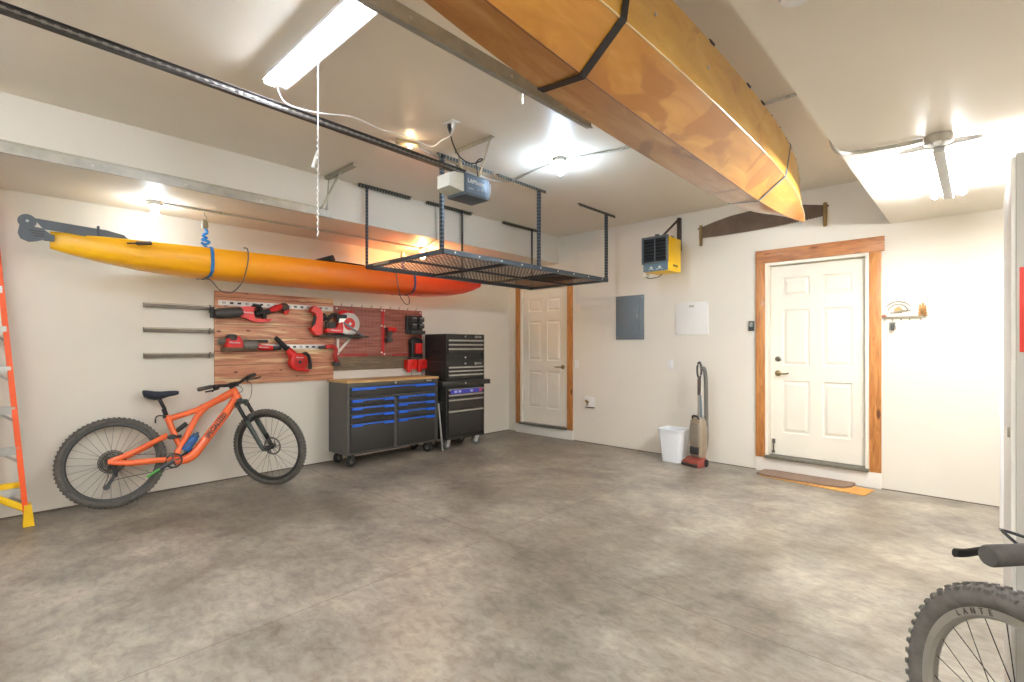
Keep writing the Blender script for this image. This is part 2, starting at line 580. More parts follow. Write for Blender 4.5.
# cross-cut saw
t = thing('crosscut_saw', 'long rusty two-man saw blade hung high above the right door', 'saw', (-1.775, YB, 2.71))
RUST_M = mat('rusty_steel', '6d5b4c', .65, .4, var=.22, scale=7, bump=.1)
top = [(-.63, .06), (-.5, .095), (-.3, .135), (0, .16), (.25, .15), (.45, .118), (.60, .085), (.63, .08)]
bot = [(.63, -.035), (.3, -.06), (0, -.075), (-.3, -.085), (-.63, -.075)]
pts = []
for (xa, za), (xb, zb) in zip(top, top[1:]):
    pts.append((xa, za))
pts.append(top[-1])
n = 90
for i in range(n + 1):
    x = .63 - 1.26 * i / n
    zb = -.035 - .04 * (1 - ((x) / .63 + 1) / 2) - .02 * (1 - (x / .63) ** 2)
    pts.append((x, zb + (.0 if i % 2 else .012)))
MB().prism([(x, -.012, z) for x, z in pts], (0, .003, 0)).build('saw_blade', RUST_M, t)
HANDLE_M = wood('old_ash', [(.3, '6e5531'), (.7, 'a3834f')], 4, .6, (6, 6, 1))
for sx, z0 in ((-.635, .08), (.635, .1)):
    MB().tube([(sx, -.02, z0), (sx, -.022, z0 - .1), (sx, -.02, z0 - .24)], [.017, .02, .017], 12).build('saw_handle', HANDLE_M, t)
    MB().cyl((sx * 1.05, -.02, z0 - .035), (sx * .97, -.02, z0 - .035), .010, n=10).build('handle_bolt', RUST_M, t)

# key rack: painted metal sign with hooks, keys hanging on it
t = thing('key_rack', 'painted metal key rack with a cabin, pines and hooks', 'key rack', (-.52, YB, 1.64))
KM = mat('key_rack_bronze', '8f8672', .5, .5, var=.2, scale=30)
mb = MB()
mb.b2((-.155, -.012, -.024), (.168, -.004, -.004))
mb.build('rail', KM, t)
mb = MB()
mb.tube(arc((-.035, .035), .075, 10, 170, 14, y=-.008), .0034, 6)
mb.tube(arc((-.035, .03), .105, 30, 150, 14, y=-.008), .0034, 6)
for a in (-.055, -.02, .01):
    mb.b2((a - .045, -.009, .042 + a * .3), (a + .05, -.006, .050 + a * .3))
mb.build('scenery_wires', KM, t)
MB().prism([(-.065, -.008, .035), (-.002, -.008, .035), (-.002, -.008, .06), (-.033, -.008, .09), (-.065, -.008, .06)], (0, .003, 0)).build('cabin', mat('cabin_tan', 'b4935c', .5, .3), t)
for x, hh in ((.125, .11), (.145, .125), (.16, .10)):
    p = []
    for kx in range(4):
        p += [(-.024 + kx * .005, kx * hh / 4), (-.008, (kx + .75) * hh / 4)]
    pts = [(x + a, -.008, -.01 + b) for a, b in p] + [(x, -.008, -.01 + hh)] + [(x - a, -.008, -.01 + b) for a, b in p[::-1]]
    MB().prism(pts, (0, .003, 0)).build('pine_tree', mat('pine_copper', 'a97b46', .5, .4, var=.2, scale=40), t)
MB().ell((-.14, -.009, .002), (.02, .006, .018)).build('small_figure', mat('figure_red_brown', '8d5a48', .5), t)
for x in (-.135, -.075, -.012, .05, .13):
    MB().tube([(x, -.012, -.012), (x, -.016, -.035), (x + .002, -.028, -.042), (x + .003, -.032, -.03)], .004, 6).build('hook', KM, t)
t = thing('key_bunch', 'bunch of keys with a fob on a ring on the rack', 'keys', (-.594, YB - .03, 1.598))
mb = MB()
mb.tube([(0.012 * math.cos(a / 8 * 6.283), 0, -.008 + .012 * math.sin(a / 8 * 6.283)) for a in range(8)], .0016, 6, True)
mb.build('key_ring', CHROME_M, t)
for i, (dx, ln, rt) in enumerate(((-.012, .07, .12), (.0, .08, -.05), (.010, .065, -.2))):
    mb = MB(Matrix.Translation((dx, -.004 + i * .004, -.018)) @ Matrix.Rotation(rt, 4, 'Y'))
    mb.lathe([(.001, -.001), (.012, -.001), (.012, .001), (.001, .001)], (0, 0, -.01), (0, 1, 0), 12)
    mb.b2((-.004, -.001, -ln), (.004, .001, -.018))
    mb.build('key', mat('key_steel', '8a8d88', .35, .8), t)
MB().box((.002, -.012, -.062), (.026, .012, .06), None, .005).build('key_fob', DARKGREY_M, t)

# yellow workshop heater on its wall bracket
t = thing('garage_heater', 'yellow and grey electric heater hung on a bracket under the ceiling', 'heater', (-2.725, 5.47, 2.225))
MB().b2((-.15, -.15, 0), (.15, .19, .39), .006).build('heater_body', mat('heater_yellow', 'f4c50c', .42, var=.03, scale=8), t)
GM = mat('heater_grey', '5d6468', .5, .2, var=.06, scale=15)
mb = MB()
for lo, hi in (((-.165, -.175, .095), (-.145, -.145, .40)), ((.135, -.175, .095), (.158, -.145, .40)), ((-.165, -.175, .375), (.158, -.145, .40)), ((-.165, -.175, .088), (.158, -.145, .108))):
    mb.b2(lo, hi, .003)
mb.build('front_frame', GM, t)
MB().b2((-.145, -.152, .1), (.14, -.148, .38)).build('dark_inside', mat('heater_dark', '17181a', .7), t)
for i in range(7):
    MB().box((0, -.162, .128 + i * .038), (.275, .004, .026), (R(-38), 0, 0)).build('louver', mat('louver_grey', '3a3d3f', .45, .3), t)
MB().b2((-.006, -.172, .108), (.006, -.16, .376)).build('louver_rod', GM, t)
MB().b2((-.148, -.165, .0), (.155, -.148, .088), .004).build('control_panel', mat('control_blue_grey', '5e7480', .45), t)
for x in (-.045, .06):
    MB().lathe([(.001, -.012), (.014, -.012), (.016, 0)], (x, -.165, .04), (0, 1, 0), 14).build('control_knob', mat('knob_light', 'c9ccc8', .4), t)
for x in (-.07, -.03, .02, .04, .085):
    MB().b2((x - .007, -.1665, .018), (x + .007, -.165, .024)).build('dial_mark', LETTER_W, t)
MB().b2((.151, -.02, .055), (.1525, .10, .078)).build('maker_plate', mat('maker_plate_dark', '7a6624', .5), t)
mb = MB()
mb.b2((.03, .34, .30), (.07, .39, .70), .003)
mb.tube([(.05, .36, .69), (-.02, .0, .40)], .014, 8)
mb.b2((-.14, -.02, .39), (.14, .02, .405))
mb.b2((.03, .19, .30), (.07, .36, .33), .003)
mb.build('wall_bracket', mat('bracket_brown', '4b3d34', .5, .4), t)
MB().b2((-.06, -.05, .405), (-.02, -.01, .45), .004).build('bracket_knob', mat('knob_dark', '54504a', .5), t)
MB().b2((-.19, -.1, -.04), (-.145, -.02, .07), .006).build('thermostat_box', mat('box_cream', 'd9d2c0', .5), t)
MB().tube(smooth_path([(-.17, -.06, -.04), (-.14, -.03, -.06), (-.06, .05, -.04), (-.05, .1, 0)]), .005, 6).build('cable', DARKGREY_M, t)

# trash can
t = thing('trash_can', 'white tapered plastic trash can against the back wall', 'trash can', (-2.645, 5.62, 0))
def rrect(hx, hy, z, r=.04, n=5, y0=0):
    out = []
    for cx, cy, a0 in ((hx - r, hy - r, 0), (-hx + r, hy - r, 90), (-hx + r, -hy + r, 180), (hx - r, -hy + r, 270)):
        for i in range(n + 1):
            a = R(a0 + 90 * i / n)
            out.append((cx + r * math.cos(a), y0 + cy + r * math.sin(a), z))
    return out
mb = MB()
mb.loft([rrect(.115, .095, .0), rrect(.145, .125, .36), rrect(.155, .135, .362), rrect(.158, .138, .385), rrect(.15, .13, .388), rrect(.142, .122, .385), rrect(.138, .118, .35), rrect(.112, .092, .012)])
mb.build('bin_body', mat('bin_white', 'e9edf0', .4, var=.02, scale=6), t)

# upright vacuum cleaner
t = thing('vacuum_cleaner', 'upright vacuum with a red floor head leaning at the back wall', 'vacuum', (-2.345, 5.61, 0), -14)
t.scale = (.82, .85, 1.0)
VB = mat('vacuum_bronze', 'a1917c', .4, .2, var=.08, scale=12)
mb = MB()
sec = []
for y, hx, zt in ((-.19, .125, .035), (-.17, .14, .065), (-.06, .145, .095), (.02, .12, .10), (.06, .09, .085)):
    sec.append([(-hx, y, .006), (hx, y, .006), (hx, y, zt * .7), (hx * .85, y, zt), (-hx * .85, y, zt), (-hx, y, zt * .7)])
mb.loft(sec)
mb.build('floor_head', mat('vacuum_red', '8f4034', .35, var=.1, scale=20, coat=.3), t)
MB().b2((-.13, -.196, .01), (.13, -.17, .04), .006).build('head_bumper', DARKGREY_M, t)
for s_ in (-1, 1):
    MB().tube([(s_ * .148, -.02, .045), (s_ * .128, -.02, .045)], .043, 18).build('wheel', BLACK_M, t)
mb = MB()
mb.loft([rrect(.085, .065, .10, .03), rrect(.1, .075, .18, .03), rrect(.102, .075, .42, .03), rrect(.092, .07, .50, .03), rrect(.065, .055, .55, .03)])
mb.build('canister_body', VB, t)
mb = MB()
mb.loft([rrect(.078, .03, .24, .025, y0=-.06), rrect(.085, .034, .28, .025, y0=-.06), rrect(.085, .034, .44, .025, y0=-.06), rrect(.07, .03, .48, .025, y0=-.055)])
mb.build('dust_cup', mat('dust_cup_smoke', '8d8172', .15, var=.15, scale=10, coat=.5), t)
MB().b2((-.068, -.1, .13), (.068, -.07, .22), .012).build('filter_door', DARKGREY_M, t)
for i in range(4):
    MB().b2((-.045, -.104, .145 + i * .018), (.045, -.099, .152 + i * .018)).build('vent_slot', BLACK_M, t)
MB().tube(smooth_path([(-.06, -.03, .5), (-.04, -.07, .56), (.04, -.07, .56), (.06, -.03, .5)]), .012, 8).build('carry_handle', BLACK_M, t)
MB().tube([(0, .0, .5), (0, .015, .88)], .017, 14).build('wand', mat('wand_silver', 'b9b4a8', .35, .6), t)
mb = MB().tube([(0, .015, .80), (0, .02, .98), (.0, .02, 1.0)], [.022, .025, .02], 12)
mb.build('handle_grip', mat('handle_brown', '51443a', .45), t)
mb = MB()
mb.tube([(.0 + .034 * math.cos(a), .02 - .0, 1.085 + .09 * math.sin(a)) for a in [6.283 * i / 20 for i in range(20)]], .0135, 8, True)
mb.build('handle_loop', DARKGREY_M, t)
mb = MB()
p = [(.02, .03, 1.1), (.06, .05, 1.09), (.075, .06, .95), (.078, .065, .6), (.08, .07, .32), (.065, .07, .2), (.06, .05, .16)]
mb.tube(smooth_path(p, 8), .027, 12)
mb.build('hose', mat('hose_grey', '6a665f', .5, var=.15, scale=80), t)
MB().tube(smooth_path([(.03, .0, .82), (.06, -.02, .76), (.075, -.02, .5), (.065, -.01, .36), (.055, -.02, .5), (.045, -.02, .74), (.03, 0, .82)], 6), .009, 8).build('power_cord', mat('cord_blue_grey', '7b8894', .5), t)

# door mats
t = thing('door_mat', 'brown foam mat with one rounded side below the right door', 'mat', (-1.30, 5.69, .012), 0)
pts = [(-.42, -.08), (-.40, .12), (-.30, .155), (.40, .15), (.42, .12), (.41, -.02), (.36, -.10), (.2, -.135), (-.15, -.135), (-.36, -.115)]
MB().prism([(x, y, 0) for x, y in pts], (0, 0, .016)).build('mat_body', mat('mat_brown', '86705f', .8, var=.1, scale=40, bump=.2, bscale=150), t)
t = MB(Matrix.Rotation(R(-6), 4, 'Z')).prism([(-.47, -.13, 0), (.46, -.15, 0), (.47, .12, 0), (-.45, .12, 0)], (0, 0, .008)).build('cardboard_sheet', mat('cardboard', 'd09a52', .85, var=.12, scale=14), None, (-1.20, 5.66, .002))
tag(t, 'tan cardboard sheet lying flat beneath the brown door mat', 'cardboard')

# ------------------------------------------------------------------ wall rack, boards and tools on the left wall
# local frame on the left wall: x runs along the wall (world +y), front faces -y (world +x)
def lw(name, label, cat, y, z, out=0, group=None):
    return thing(name, label, cat, (XL + out, y, z), 90, group)

BAR_M = mat('dark_rack_steel', '776e62', .45, .5, var=.15, scale=14)
for i, (z, lab) in enumerate(((1.735, 'uppermost of three grey steel wall rails left of the cedar board'), (1.507, 'middle of three grey steel wall rails left of the cedar board'), (1.27, 'lowest of three grey steel wall rails left of the cedar board'))):
    t = lw('wall_rail', lab, 'rail', 1.30, z, 0, 'steel rails left of the cedar board')
    MB().b2((-.29, -.03, -.02), (.28, 0, .024), .002).build('rail_channel', BAR_M, t)
    MB().b2((-.29, -.042, .012), (.28, -.03, .026), .002).build('rail_lip', mat('rail_lip_light', 'b4ad9c', .45, .5), t)
    MB().b2((.235, -.05, -.05 if i == 0 else -.03), (.25, -.03, .03), .002).build('end_hook', BAR_M, t)

# cedar board
k = NT('cedar_boards', .5)
vv = k.mapping((1.0, 1, 1))
g = k.noise(k.mapping((1.1, 1, 16)), 2.2, 8, .6, .6)
c = k.ramp(g, [(.28, '8f5640'), (.42, 'b87b5d'), (.52, 'c98f6f'), (.64, 'd3a07c'), (.74, 'e2bf96')])
sap = k.noise(k.mapping((.8, 1, 9), loc=(3, 0, 1)), 1.6, 5, .5, .4)
c = k.mix(k.ramp(sap, [(.56, (0, 0, 0, 1)), (.63, (1, 1, 1, 1))]), c, rgb('e3c496'))
kn = k.add('ShaderNodeTexVoronoi')
kn.inputs['Scale'].default_value = 5
k.link(k.mapping((1, 1, 2.2)), kn.inputs[0])
c = k.mix(.9, c, k.ramp(kn.outputs['Distance'], [(0, '5a2f20'), (.07, '6b3a28'), (.14, 'ffffff')]), 'MULTIPLY')
sx = k.add('ShaderNodeSeparateXYZ')
k.link(k.tc.outputs['Object'], sx.inputs[0])
fr = k.math('FRACT', k.math('MULTIPLY', sx.outputs[2], 1 / .138))
gap = k.ramp(fr, [(0, '4a2a1c'), (.03, '4a2a1c'), (.05, 'ffffff')])
c = k.mix(.8, c, gap, 'MULTIPLY')
k.link(c, k.b.inputs['Base Color'])
t = MB().b2((-.625, -.022, -.475), (.627, 0, .475), .002).build('cedar_board', k.m, None, (XL, 2.215, 1.44), 90)
tag(t, 'panel of knotty red cedar boards on the left wall behind the tools', 'wall board')

# perforated white tracks on the cedar
def perf_track(label, y0, y1, z):
    t = lw('tool_track', label, 'tool track', (y0 + y1) / 2, z, .022, 'white tool tracks on the cedar')
    w = (y1 - y0) / 2
    MB().b2((-w, -.008, -.026), (w, 0, .026), .002).build('track_strip', mat('track_white', 'dcdcd8', .4, .3), t)
    x = -w + .05
    i = 0
    while x < w - .03:
        MB().b2((x - .017, -.0095, -.010), (x + .017, -.008, .010)).build('slot' if i % 3 else 'track_clip', mat('slot_black', '232323', .6) if i % 3 else mat('clip_grey', '9d9c98', .4, .4), t)
        x += .072
        i += 1
perf_track('upper white perforated track on the cedar board', 1.62, 2.83, 1.797)
perf_track('lower white perforated track on the cedar board', 1.97, 2.83, 1.352)

# pegboard
k = NT('stained_pegboard', .5)
g = k.noise(k.mapping((1.2, 1, 26)), 2.4, 7, .6, .5)
c = k.ramp(g, [(.3, '74402f'), (.5, '945546'), (.7, 'ad7767')])
sx = k.add('ShaderNodeSeparateXYZ')
k.link(k.tc.outputs['Object'], sx.inputs[0])
fx = k.math('ABSOLUTE', k.math('SUBTRACT', k.math('FRACT', k.math('MULTIPLY', sx.outputs[0], 1 / .05)), .5))
fz = k.math('ABSOLUTE', k.math('SUBTRACT', k.math('FRACT', k.math('MULTIPLY', sx.outputs[2], 1 / .05)), .5))
hole = k.math('LESS_THAN', k.math('ADD', k.math('MULTIPLY', fx, fx), k.math('MULTIPLY', fz, fz)), .012)
c = k.mix(hole, c, rgb('1d0f0c'))
k.link(c, k.b.inputs['Base Color'])
t = lw('pegboard', 'red-brown stained pegboard above the tool bench', 'pegboard', 3.49, 1.47)
MB().b2((-.65, -.016, -.24), (.63, 0, .37), .002).build('perforated_panel', k.m, t)
MB().b2((-.65, -.02, -.40), (.63, 0, -.24), .002).build('lower_plank', wood('weathered_plank', [(.3, '564b3c'), (.5, '6e604b'), (.7, '897757')], 3, .7, (1.5, 1, 18)), t)
RP = mat('red_paint', 'c21f22', .45, var=.12, scale=30)
MB().b2((.0, -.026, -.22), (.038, -.016, .355), .002).build('red_strip', RP, t)
MB().b2((-.62, -.02, -.235), (-.2, -.016, -.20)).build('red_edge', mat('faded_red', 'a02f2c', .5, var=.2, scale=30), t)
MB().b2((.16, -.02, -.235), (.6, -.016, -.21)).build('red_edge', MATS['faded_red'], t)
MB().b2((.60, -.02, -.22), (.63, -.016, .36)).build('red_edge', MATS['faded_red'], t)
for x, z in ((.0, .345), (.038, .345), (.0, .15), (.038, .14), (.0, -.19), (.038, -.21), (-.61, .34), (-.61, -.21), (.6, -.2), (.6, .34)):
    MB().cyl((x, -.032, z), (x, -.016, z), .011, n=10).build('pan_screw', mat('screw_white', 'e6ded6', .4), t)
for i in range(9):
    x = -.55 + i * .135
    MB().tube([(x, -.01, .37), (x, -.03, .385), (x, -.032, .40)], .004, 6).build('peg_hook', DARKGREY_M, t)

# reciprocating saw
t = lw('reciprocating_saw', 'red reciprocating saw with long black front on the upper track', 'power saw', 1.82, 1.70, .03)
t.scale = (.84, 1, .9)
MB().tube([(-.30, -.05, -.02), (-.26, -.05, -.02), (-.06, -.05, .0), (0, -.05, .01)], [.045, .058, .06, .055], 12, up=(0, 1, 0)).build('front_boot', DARKGREY_M, t)
MB().b2((-.34, -.07, -.075), (-.30, -.03, .045), .006).build('shoe', BLACK_M, t)
MB().prism([(-.02, -.09, -.05), (.03, -.09, -.06), (.14, -.09, -.105), (.30, -.09, -.10), (.34, -.09, -.06), (.26, -.09, -.06), (.14, -.09, -.06), (.12, -.09, .02), (.14, -.09, .07), (.04, -.09, .075), (-.02, -.09, .06)], (0, .08, 0)).build('motor_housing', RED_M, t)
MB().tube(smooth_path([(.12, -.05, .06), (.18, -.05, .085), (.22, -.05, .05), (.26, -.05, -.04), (.28, -.05, -.09)]), .026, 10, sy=1.0).build('rear_handle', BLACK_M, t)
text('Milwaukee', .032, t, frontM(.05, -.0915, .005), LETTER_W)
# angle ratchet
t = lw('cordless_ratchet', 'slim red and black cordless ratchet at the top of the cedar board', 'ratchet', 2.12, 1.735, .03)
MB().tube([(-.17, -.04, -.04), (-.05, -.04, -.01), (.02, -.04, .01)], [.034, .03, .028], 10).build('black_grip', BLACK_M, t)
MB().tube([(-.02, -.04, .0), (.05, -.04, .035), (.10, -.04, .05)], [.03, .034, .032], 10).build('red_barrel', RED_M, t)
MB().ell((.13, -.04, .045), (.055, .035, .05)).build('ratchet_head', mat('dark_metal', '4b4744', .35, .7), t)
MB().box((.15, -.04, .0), (.05, .05, .06), (0, R(20), 0), .012).build('red_cap', RED_M, t)

# red upright tool left of the circular saw
t = lw('jigsaw', 'tall curved red tool hanging at the right end of upper track', 'power tool', 2.60, 1.63, .03)
MB().prism([(-.06, -.1, .16), (-.03, -.1, .185), (.03, -.1, .16), (.06, -.1, .10), (.06, -.1, .0), (.05, -.1, -.13), (.0, -.1, -.16), (-.06, -.1, -.10), (-.075, -.1, -.07), (-.03, -.1, -.03), (-.012, -.1, .05), (-.03, -.1, .1), (-.075, -.1, .12)], (0, .08, 0)).build('red_housing', mat('bright_tool_red', 'df2a1f', .35, var=.06, scale=20), t)
MB().prism([(-.04, -.104, .08), (-.02, -.104, .06), (-.035, -.104, -.02), (-.07, -.104, -.06)], (0, .02, 0)).build('black_trigger', BLACK_M, t)
MB().ell((.085, -.06, .06), (.035, .04, .05)).build('black_knob', BLACK_M, t)

# circular saw on its shelf
t = lw('tool_shelf', 'thin dark shelf board carrying the circular saw', 'shelf', 2.86, 1.475)
MB().b2((-.27, -.17, -.012), (.36, -.022, .008), .002).build('shelf_board', mat('dark_board', '3a322a', .6, var=.15, scale=20), t)
mb = MB()
mb.prism([(.02, -.17, -.014), (.20, -.17, -.014), (.04, -.03, -.21), (.02, -.03, -.21)], (0, .0, 0)) if False else None
mb.b2((.02, -.03, -.22), (.05, -.018, -.012), .002)
mb.prism([(.18, -.032, -.014), (.215, -.032, -.014), (.055, -.032, -.19), (.045, -.032, -.16)], (0, .01, 0))
mb.b2((.02, -.032, -.028), (.215, -.02, -.014), .001)
mb.build('shelf_bracket', mat('bracket_white', 'd6d2c6', .5), t)
t = lw('circular_saw', 'red circular saw with silver round blade guard on dark shelf', 'power saw', 2.86, 1.483, .03)
MB().b2((-.14, -.13, .004), (.30, -.03, .014), .002).build('saw_shoe', BLACK_M, t)
mb = MB()
mb.lathe([(.06, -.055), (.12, -.055), (.135, -.05), (.135, .0), (.06, .0)], (.12, -.06, .14), (0, 1, 0), 32)
mb.build('blade_guard', mat('guard_silver', 'c9c5be', .35, .5), t)
MB().lathe([(.001, -.062), (.02, -.064), (.07, -.060), (.075, -.05)], (.12, -.06, .14), (0, 1, 0), 28).build('red_hub', RED_M, t)
MB().lathe([(.001, -.075), (.016, -.075), (.018, -.06)], (.12, -.06, .14), (0, 1, 0), 14).build('blade_bolt', CHROME_M, t)
MB().prism([(-.17, -.14, .03), (.02, -.14, .03), (.03, -.14, .09), (.02, -.14, .16), (-.02, -.14, .14), (-.06, -.14, .085), (-.17, -.14, .075)], (0, .09, 0)).build('motor_housing', RED_M, t)
MB().tube(smooth_path([(-.15, -.09, .06), (-.14, -.09, .17), (-.08, -.09, .24), (-.03, -.09, .23), (0, -.09, .15)]), .022, 10).build('rear_handle', BLACK_M, t)
MB().box((-.10, -.09, .12), (.09, .07, .07), None, .01).build('battery_pack', DARKGREY_M, t)
MB().tube(smooth_path([(.0, -.09, .26), (.06, -.09, .285), (.14, -.09, .27), (.17, -.09, .29)]), .022, 8).build('front_handle', RED_M, t)
MB().box((.03, -.10, .225), (.11, .05, .045), None, .01).build('black_switch', BLACK_M, t)
MB().box((.16, -.135, .075), (.30, .008, .022), (0, R(32), 0), .002).build('lower_guard_arm', mat('guard_arm_grey', '6d7077', .35, .6), t)
text('Milwaukee', .03, t, frontM(-.06, -.1415, .06), LETTER_W)

# sander and multi tool, lower row
t = lw('palm_sander', 'red palm sander with dark grey cap at lower left of cedar board', 'sander', 1.735, 1.375, .03)
t.scale = (.8, 1, .95)
MB().lathe([(.001, .13), (.05, .125), (.07, .10), (.066, .07), (.05, .06)], (-.02, -.075, -.02), (0, 0, 1), 20).build('dark_cap', DARKGREY_M, t)
MB().loft([rrect(.10, .055, -.03, .03, y0=-.075), rrect(.105, .06, .0, .03, y0=-.075), rrect(.085, .055, .06, .03, y0=-.075), rrect(.06, .045, .09, .03, y0=-.075)]).build('red_body', RED_M, t)
MB().b2((-.13, -.13, -.07), (.12, -.02, -.03), .006).build('sanding_pad', mat('pad_brown', '6a513d', .8, var=.2, scale=40), t)
MB().tube([(-.17, -.06, .03), (-.08, -.06, .03)], .035, 10).build('dust_port', mat('port_grey', '6b635a', .6), t)
text('Milwaukee', .03, t, frontM(-.01, -.138, .02), LETTER_W)
t = lw('multi_tool', 'grey collared oscillating tool with a red grip beside the sander', 'power tool', 1.945, 1.365, .03)
t.scale = (.85, 1, .9)
MB().tube([(-.15, -.06, .01), (-.12, -.06, .01), (.0, -.06, .005), (.02, -.06, 0)], [.05, .062, .062, .05], 14).build('grey_collar', mat('collar_grey', '75706a', .5, .2), t)
MB().box((.06, -.06, .05), (.17, .05, .035), None, .008).build('battery_pack', BLACK_M, t)
MB().tube([(.0, -.06, .0), (.08, -.06, -.025), (.2, -.06, -.03)], [.03, .033, .03], 10).build('red_grip', RED_M, t)
MB().tube([(.18, -.06, -.032), (.30, -.06, -.03)], [.028, .024], 10).build('black_tail', BLACK_M, t)
text('Milwaukee', .028, t, frontM(.09, -.0945, -.02), LETTER_W)

# blower
t = lw('leaf_blower', 'red handheld blower with a black nozzle pointing up left', 'blower', 2.385, 1.185, .03)
t.scale = (.88, 1, .92)
MB().lathe([(.001, -.06), (.08, -.058), (.105, -.045), (.108, .03), (.09, .04)], (0, -.07, 0), (0, 1, 0), 28).build('fan_housing', RED_M, t)
mb = MB()
for r_ in (.028, .048, .066, .084):
    mb.tube([(r_ * math.cos(6.283 * i / 24), -.130 + .012 * (r_ > .07), r_ * math.sin(6.283 * i / 24)) for i in range(24)], .0035, 6, True)
mb.build('intake_grille', mat('grille_dark_red', '8e1715', .4), t)
MB().lathe([(.001, -.07), (.018, -.068), (.02, -.058)], (0, -.07, 0), (0, 1, 0), 16).build('intake_hub', mat('hub_black', '22201f', .5), t)
MB().tube([(-.03, -.06, .05), (-.09, -.06, .12), (-.12, -.06, .155)], [.06, .045, .035], 14).build('outlet_neck', RED_M, t)
MB().tube([(-.10, -.06, .13), (-.25, -.06, .275), (-.27, -.06, .29)], [.032, .026, .024], 14).build('nozzle', BLACK_M, t)
MB().tube(smooth_path([(.05, -.06, .08), (.11, -.06, .10), (.15, -.06, .05), (.165, -.06, -.04), (.16, -.06, -.09)]), .022, 10).build('handle', BLACK_M, t)
MB().box((.09, -.06, -.10), (.09, .07, .04), (0, R(10), 0), .008).build('red_foot', RED_M, t)
text('Milwaukee', .022, t, frontM(0, -.1335, .055), LETTER_W)

# red hooked grip tool at the right end of the lower track
t = lw('grease_gun', 'dark red hooked pistol tool at the right end of lower track', 'power tool', 2.80, 1.30, .03)
MB().tube(smooth_path([(-.09, -.05, .05), (0, -.05, .055), (.04, -.05, .02), (.03, -.05, -.06), (.055, -.05, -.13)]), .026, 10).build('pistol_body', mat('dark_tool_red', 'a51d1a', .4, var=.1, scale=20), t)
MB().box((.05, -.05, -.15), (.075, .06, .05), None, .008).build('battery_foot', DARKGREY_M, t)
MB().tube([(-.16, -.05, .045), (-.07, -.05, .05)], .018, 10).build('nose', DARKGREY_M, t)

# small drill on the pegboard
t = lw('impact_driver', 'small red and black driver hanging mid pegboard', 'power drill', 3.60, 1.49, .016)
t.scale = (.8, .9, .85)
MB().tube([(-.07, -.06, .10), (-.04, -.06, .10), (.06, -.06, .10), (.085, -.06, .10)], [.028, .036, .038, .028], 12).build('motor_body', RED_M, t)
MB().tube([(-.105, -.06, .10), (-.07, -.06, .10)], [.014, .024], 10).build('chuck', mat('chuck_black', '2b2a2a', .4, .5), t)
MB().tube([(-.02, -.06, .08), (-.04, -.06, -.03)], [.028, .026], 10, sy=1.3).build('pistol_grip', DARKGREY_M, t)
MB().box((-.045, -.06, -.06), (.10, .075, .06), None, .008).build('battery_pack', DARKGREY_M, t)

# battery charger rack
t = lw('battery_rack', 'black rack with four battery packs at upper right of pegboard', 'battery rack', 3.98, 1.64, .016)
MB().b2((-.13, -.035, -.12), (.13, 0, .13), .004).build('rack_plate', BLACK_M, t)
MB().b2((-.10, -.10, -.12), (.13, -.03, -.07), .006).build('lower_tray', DARKGREY_M, t)
for i in range(2):
    for j in range(2):
        b = MB().box((-.055 + i * .115, -.075, .075 - j * .085), (.085, .085, .065), None, .012).build('battery_pack', DARKGREY_M, t)
        MB().b2((-.085 + i * .115, -.121, .085 - j * .085), (-.025 + i * .115, -.116, .10 - j * .085)).build('battery_label', mat('label_grey', '8e8c89', .5), b)
# charger
t = lw('battery_charger', 'black charger holding a red battery under the battery rack', 'charger', 3.98, 1.33, .016)
MB().tube(smooth_path([(-.09, -.05, .08), (-.04, -.06, .12), (.04, -.06, .12), (.09, -.05, .09)]), .03, 10).build('top_handle', BLACK_M, t)
MB().b2((-.08, -.08, -.13), (.10, 0, .11), .012).build('charger_body', BLACK_M, t)
MB().b2((-.035, -.11, -.07), (.075, -.075, .07), .01).build('red_battery', RED_M, t)
MB().b2((-.10, -.09, -.15), (.08, -.01, -.115), .01).build('charger_base', DARKGREY_M, t)
# red dual holders
for i, (y, lab) in enumerate(((3.90, 'left one of two red plastic holders below the pegboard'), (4.07, 'right one of two red plastic holders below the pegboard'))):
    t = lw('red_holder', lab, 'holder', y, 1.10, .02, 'red holders below the pegboard')
    MB().b2((-.075, -.10, -.045), (.075, 0, .085), .014).build('holder_cup', mat('holder_red', 'd8221b', .35, var=.05, scale=20), t)
    MB().tube([(-.03, -.055, -.03), (-.04, -.06, -.085)], [.036, .028], 12).build('lower_nozzle', MATS['holder_red'], t)
    MB().cyl((0, -.104, .03), (0, -.098, .03), .012, n=12).build('front_button', mat('button_dark_red', '86140f', .5), t)
    MB().tube(smooth_path([(.02, -.03, -.05), (.03, -.03, -.12), (-.005, -.03, -.20)]), .003, 6).build('cord', DARKGREY_M, t)

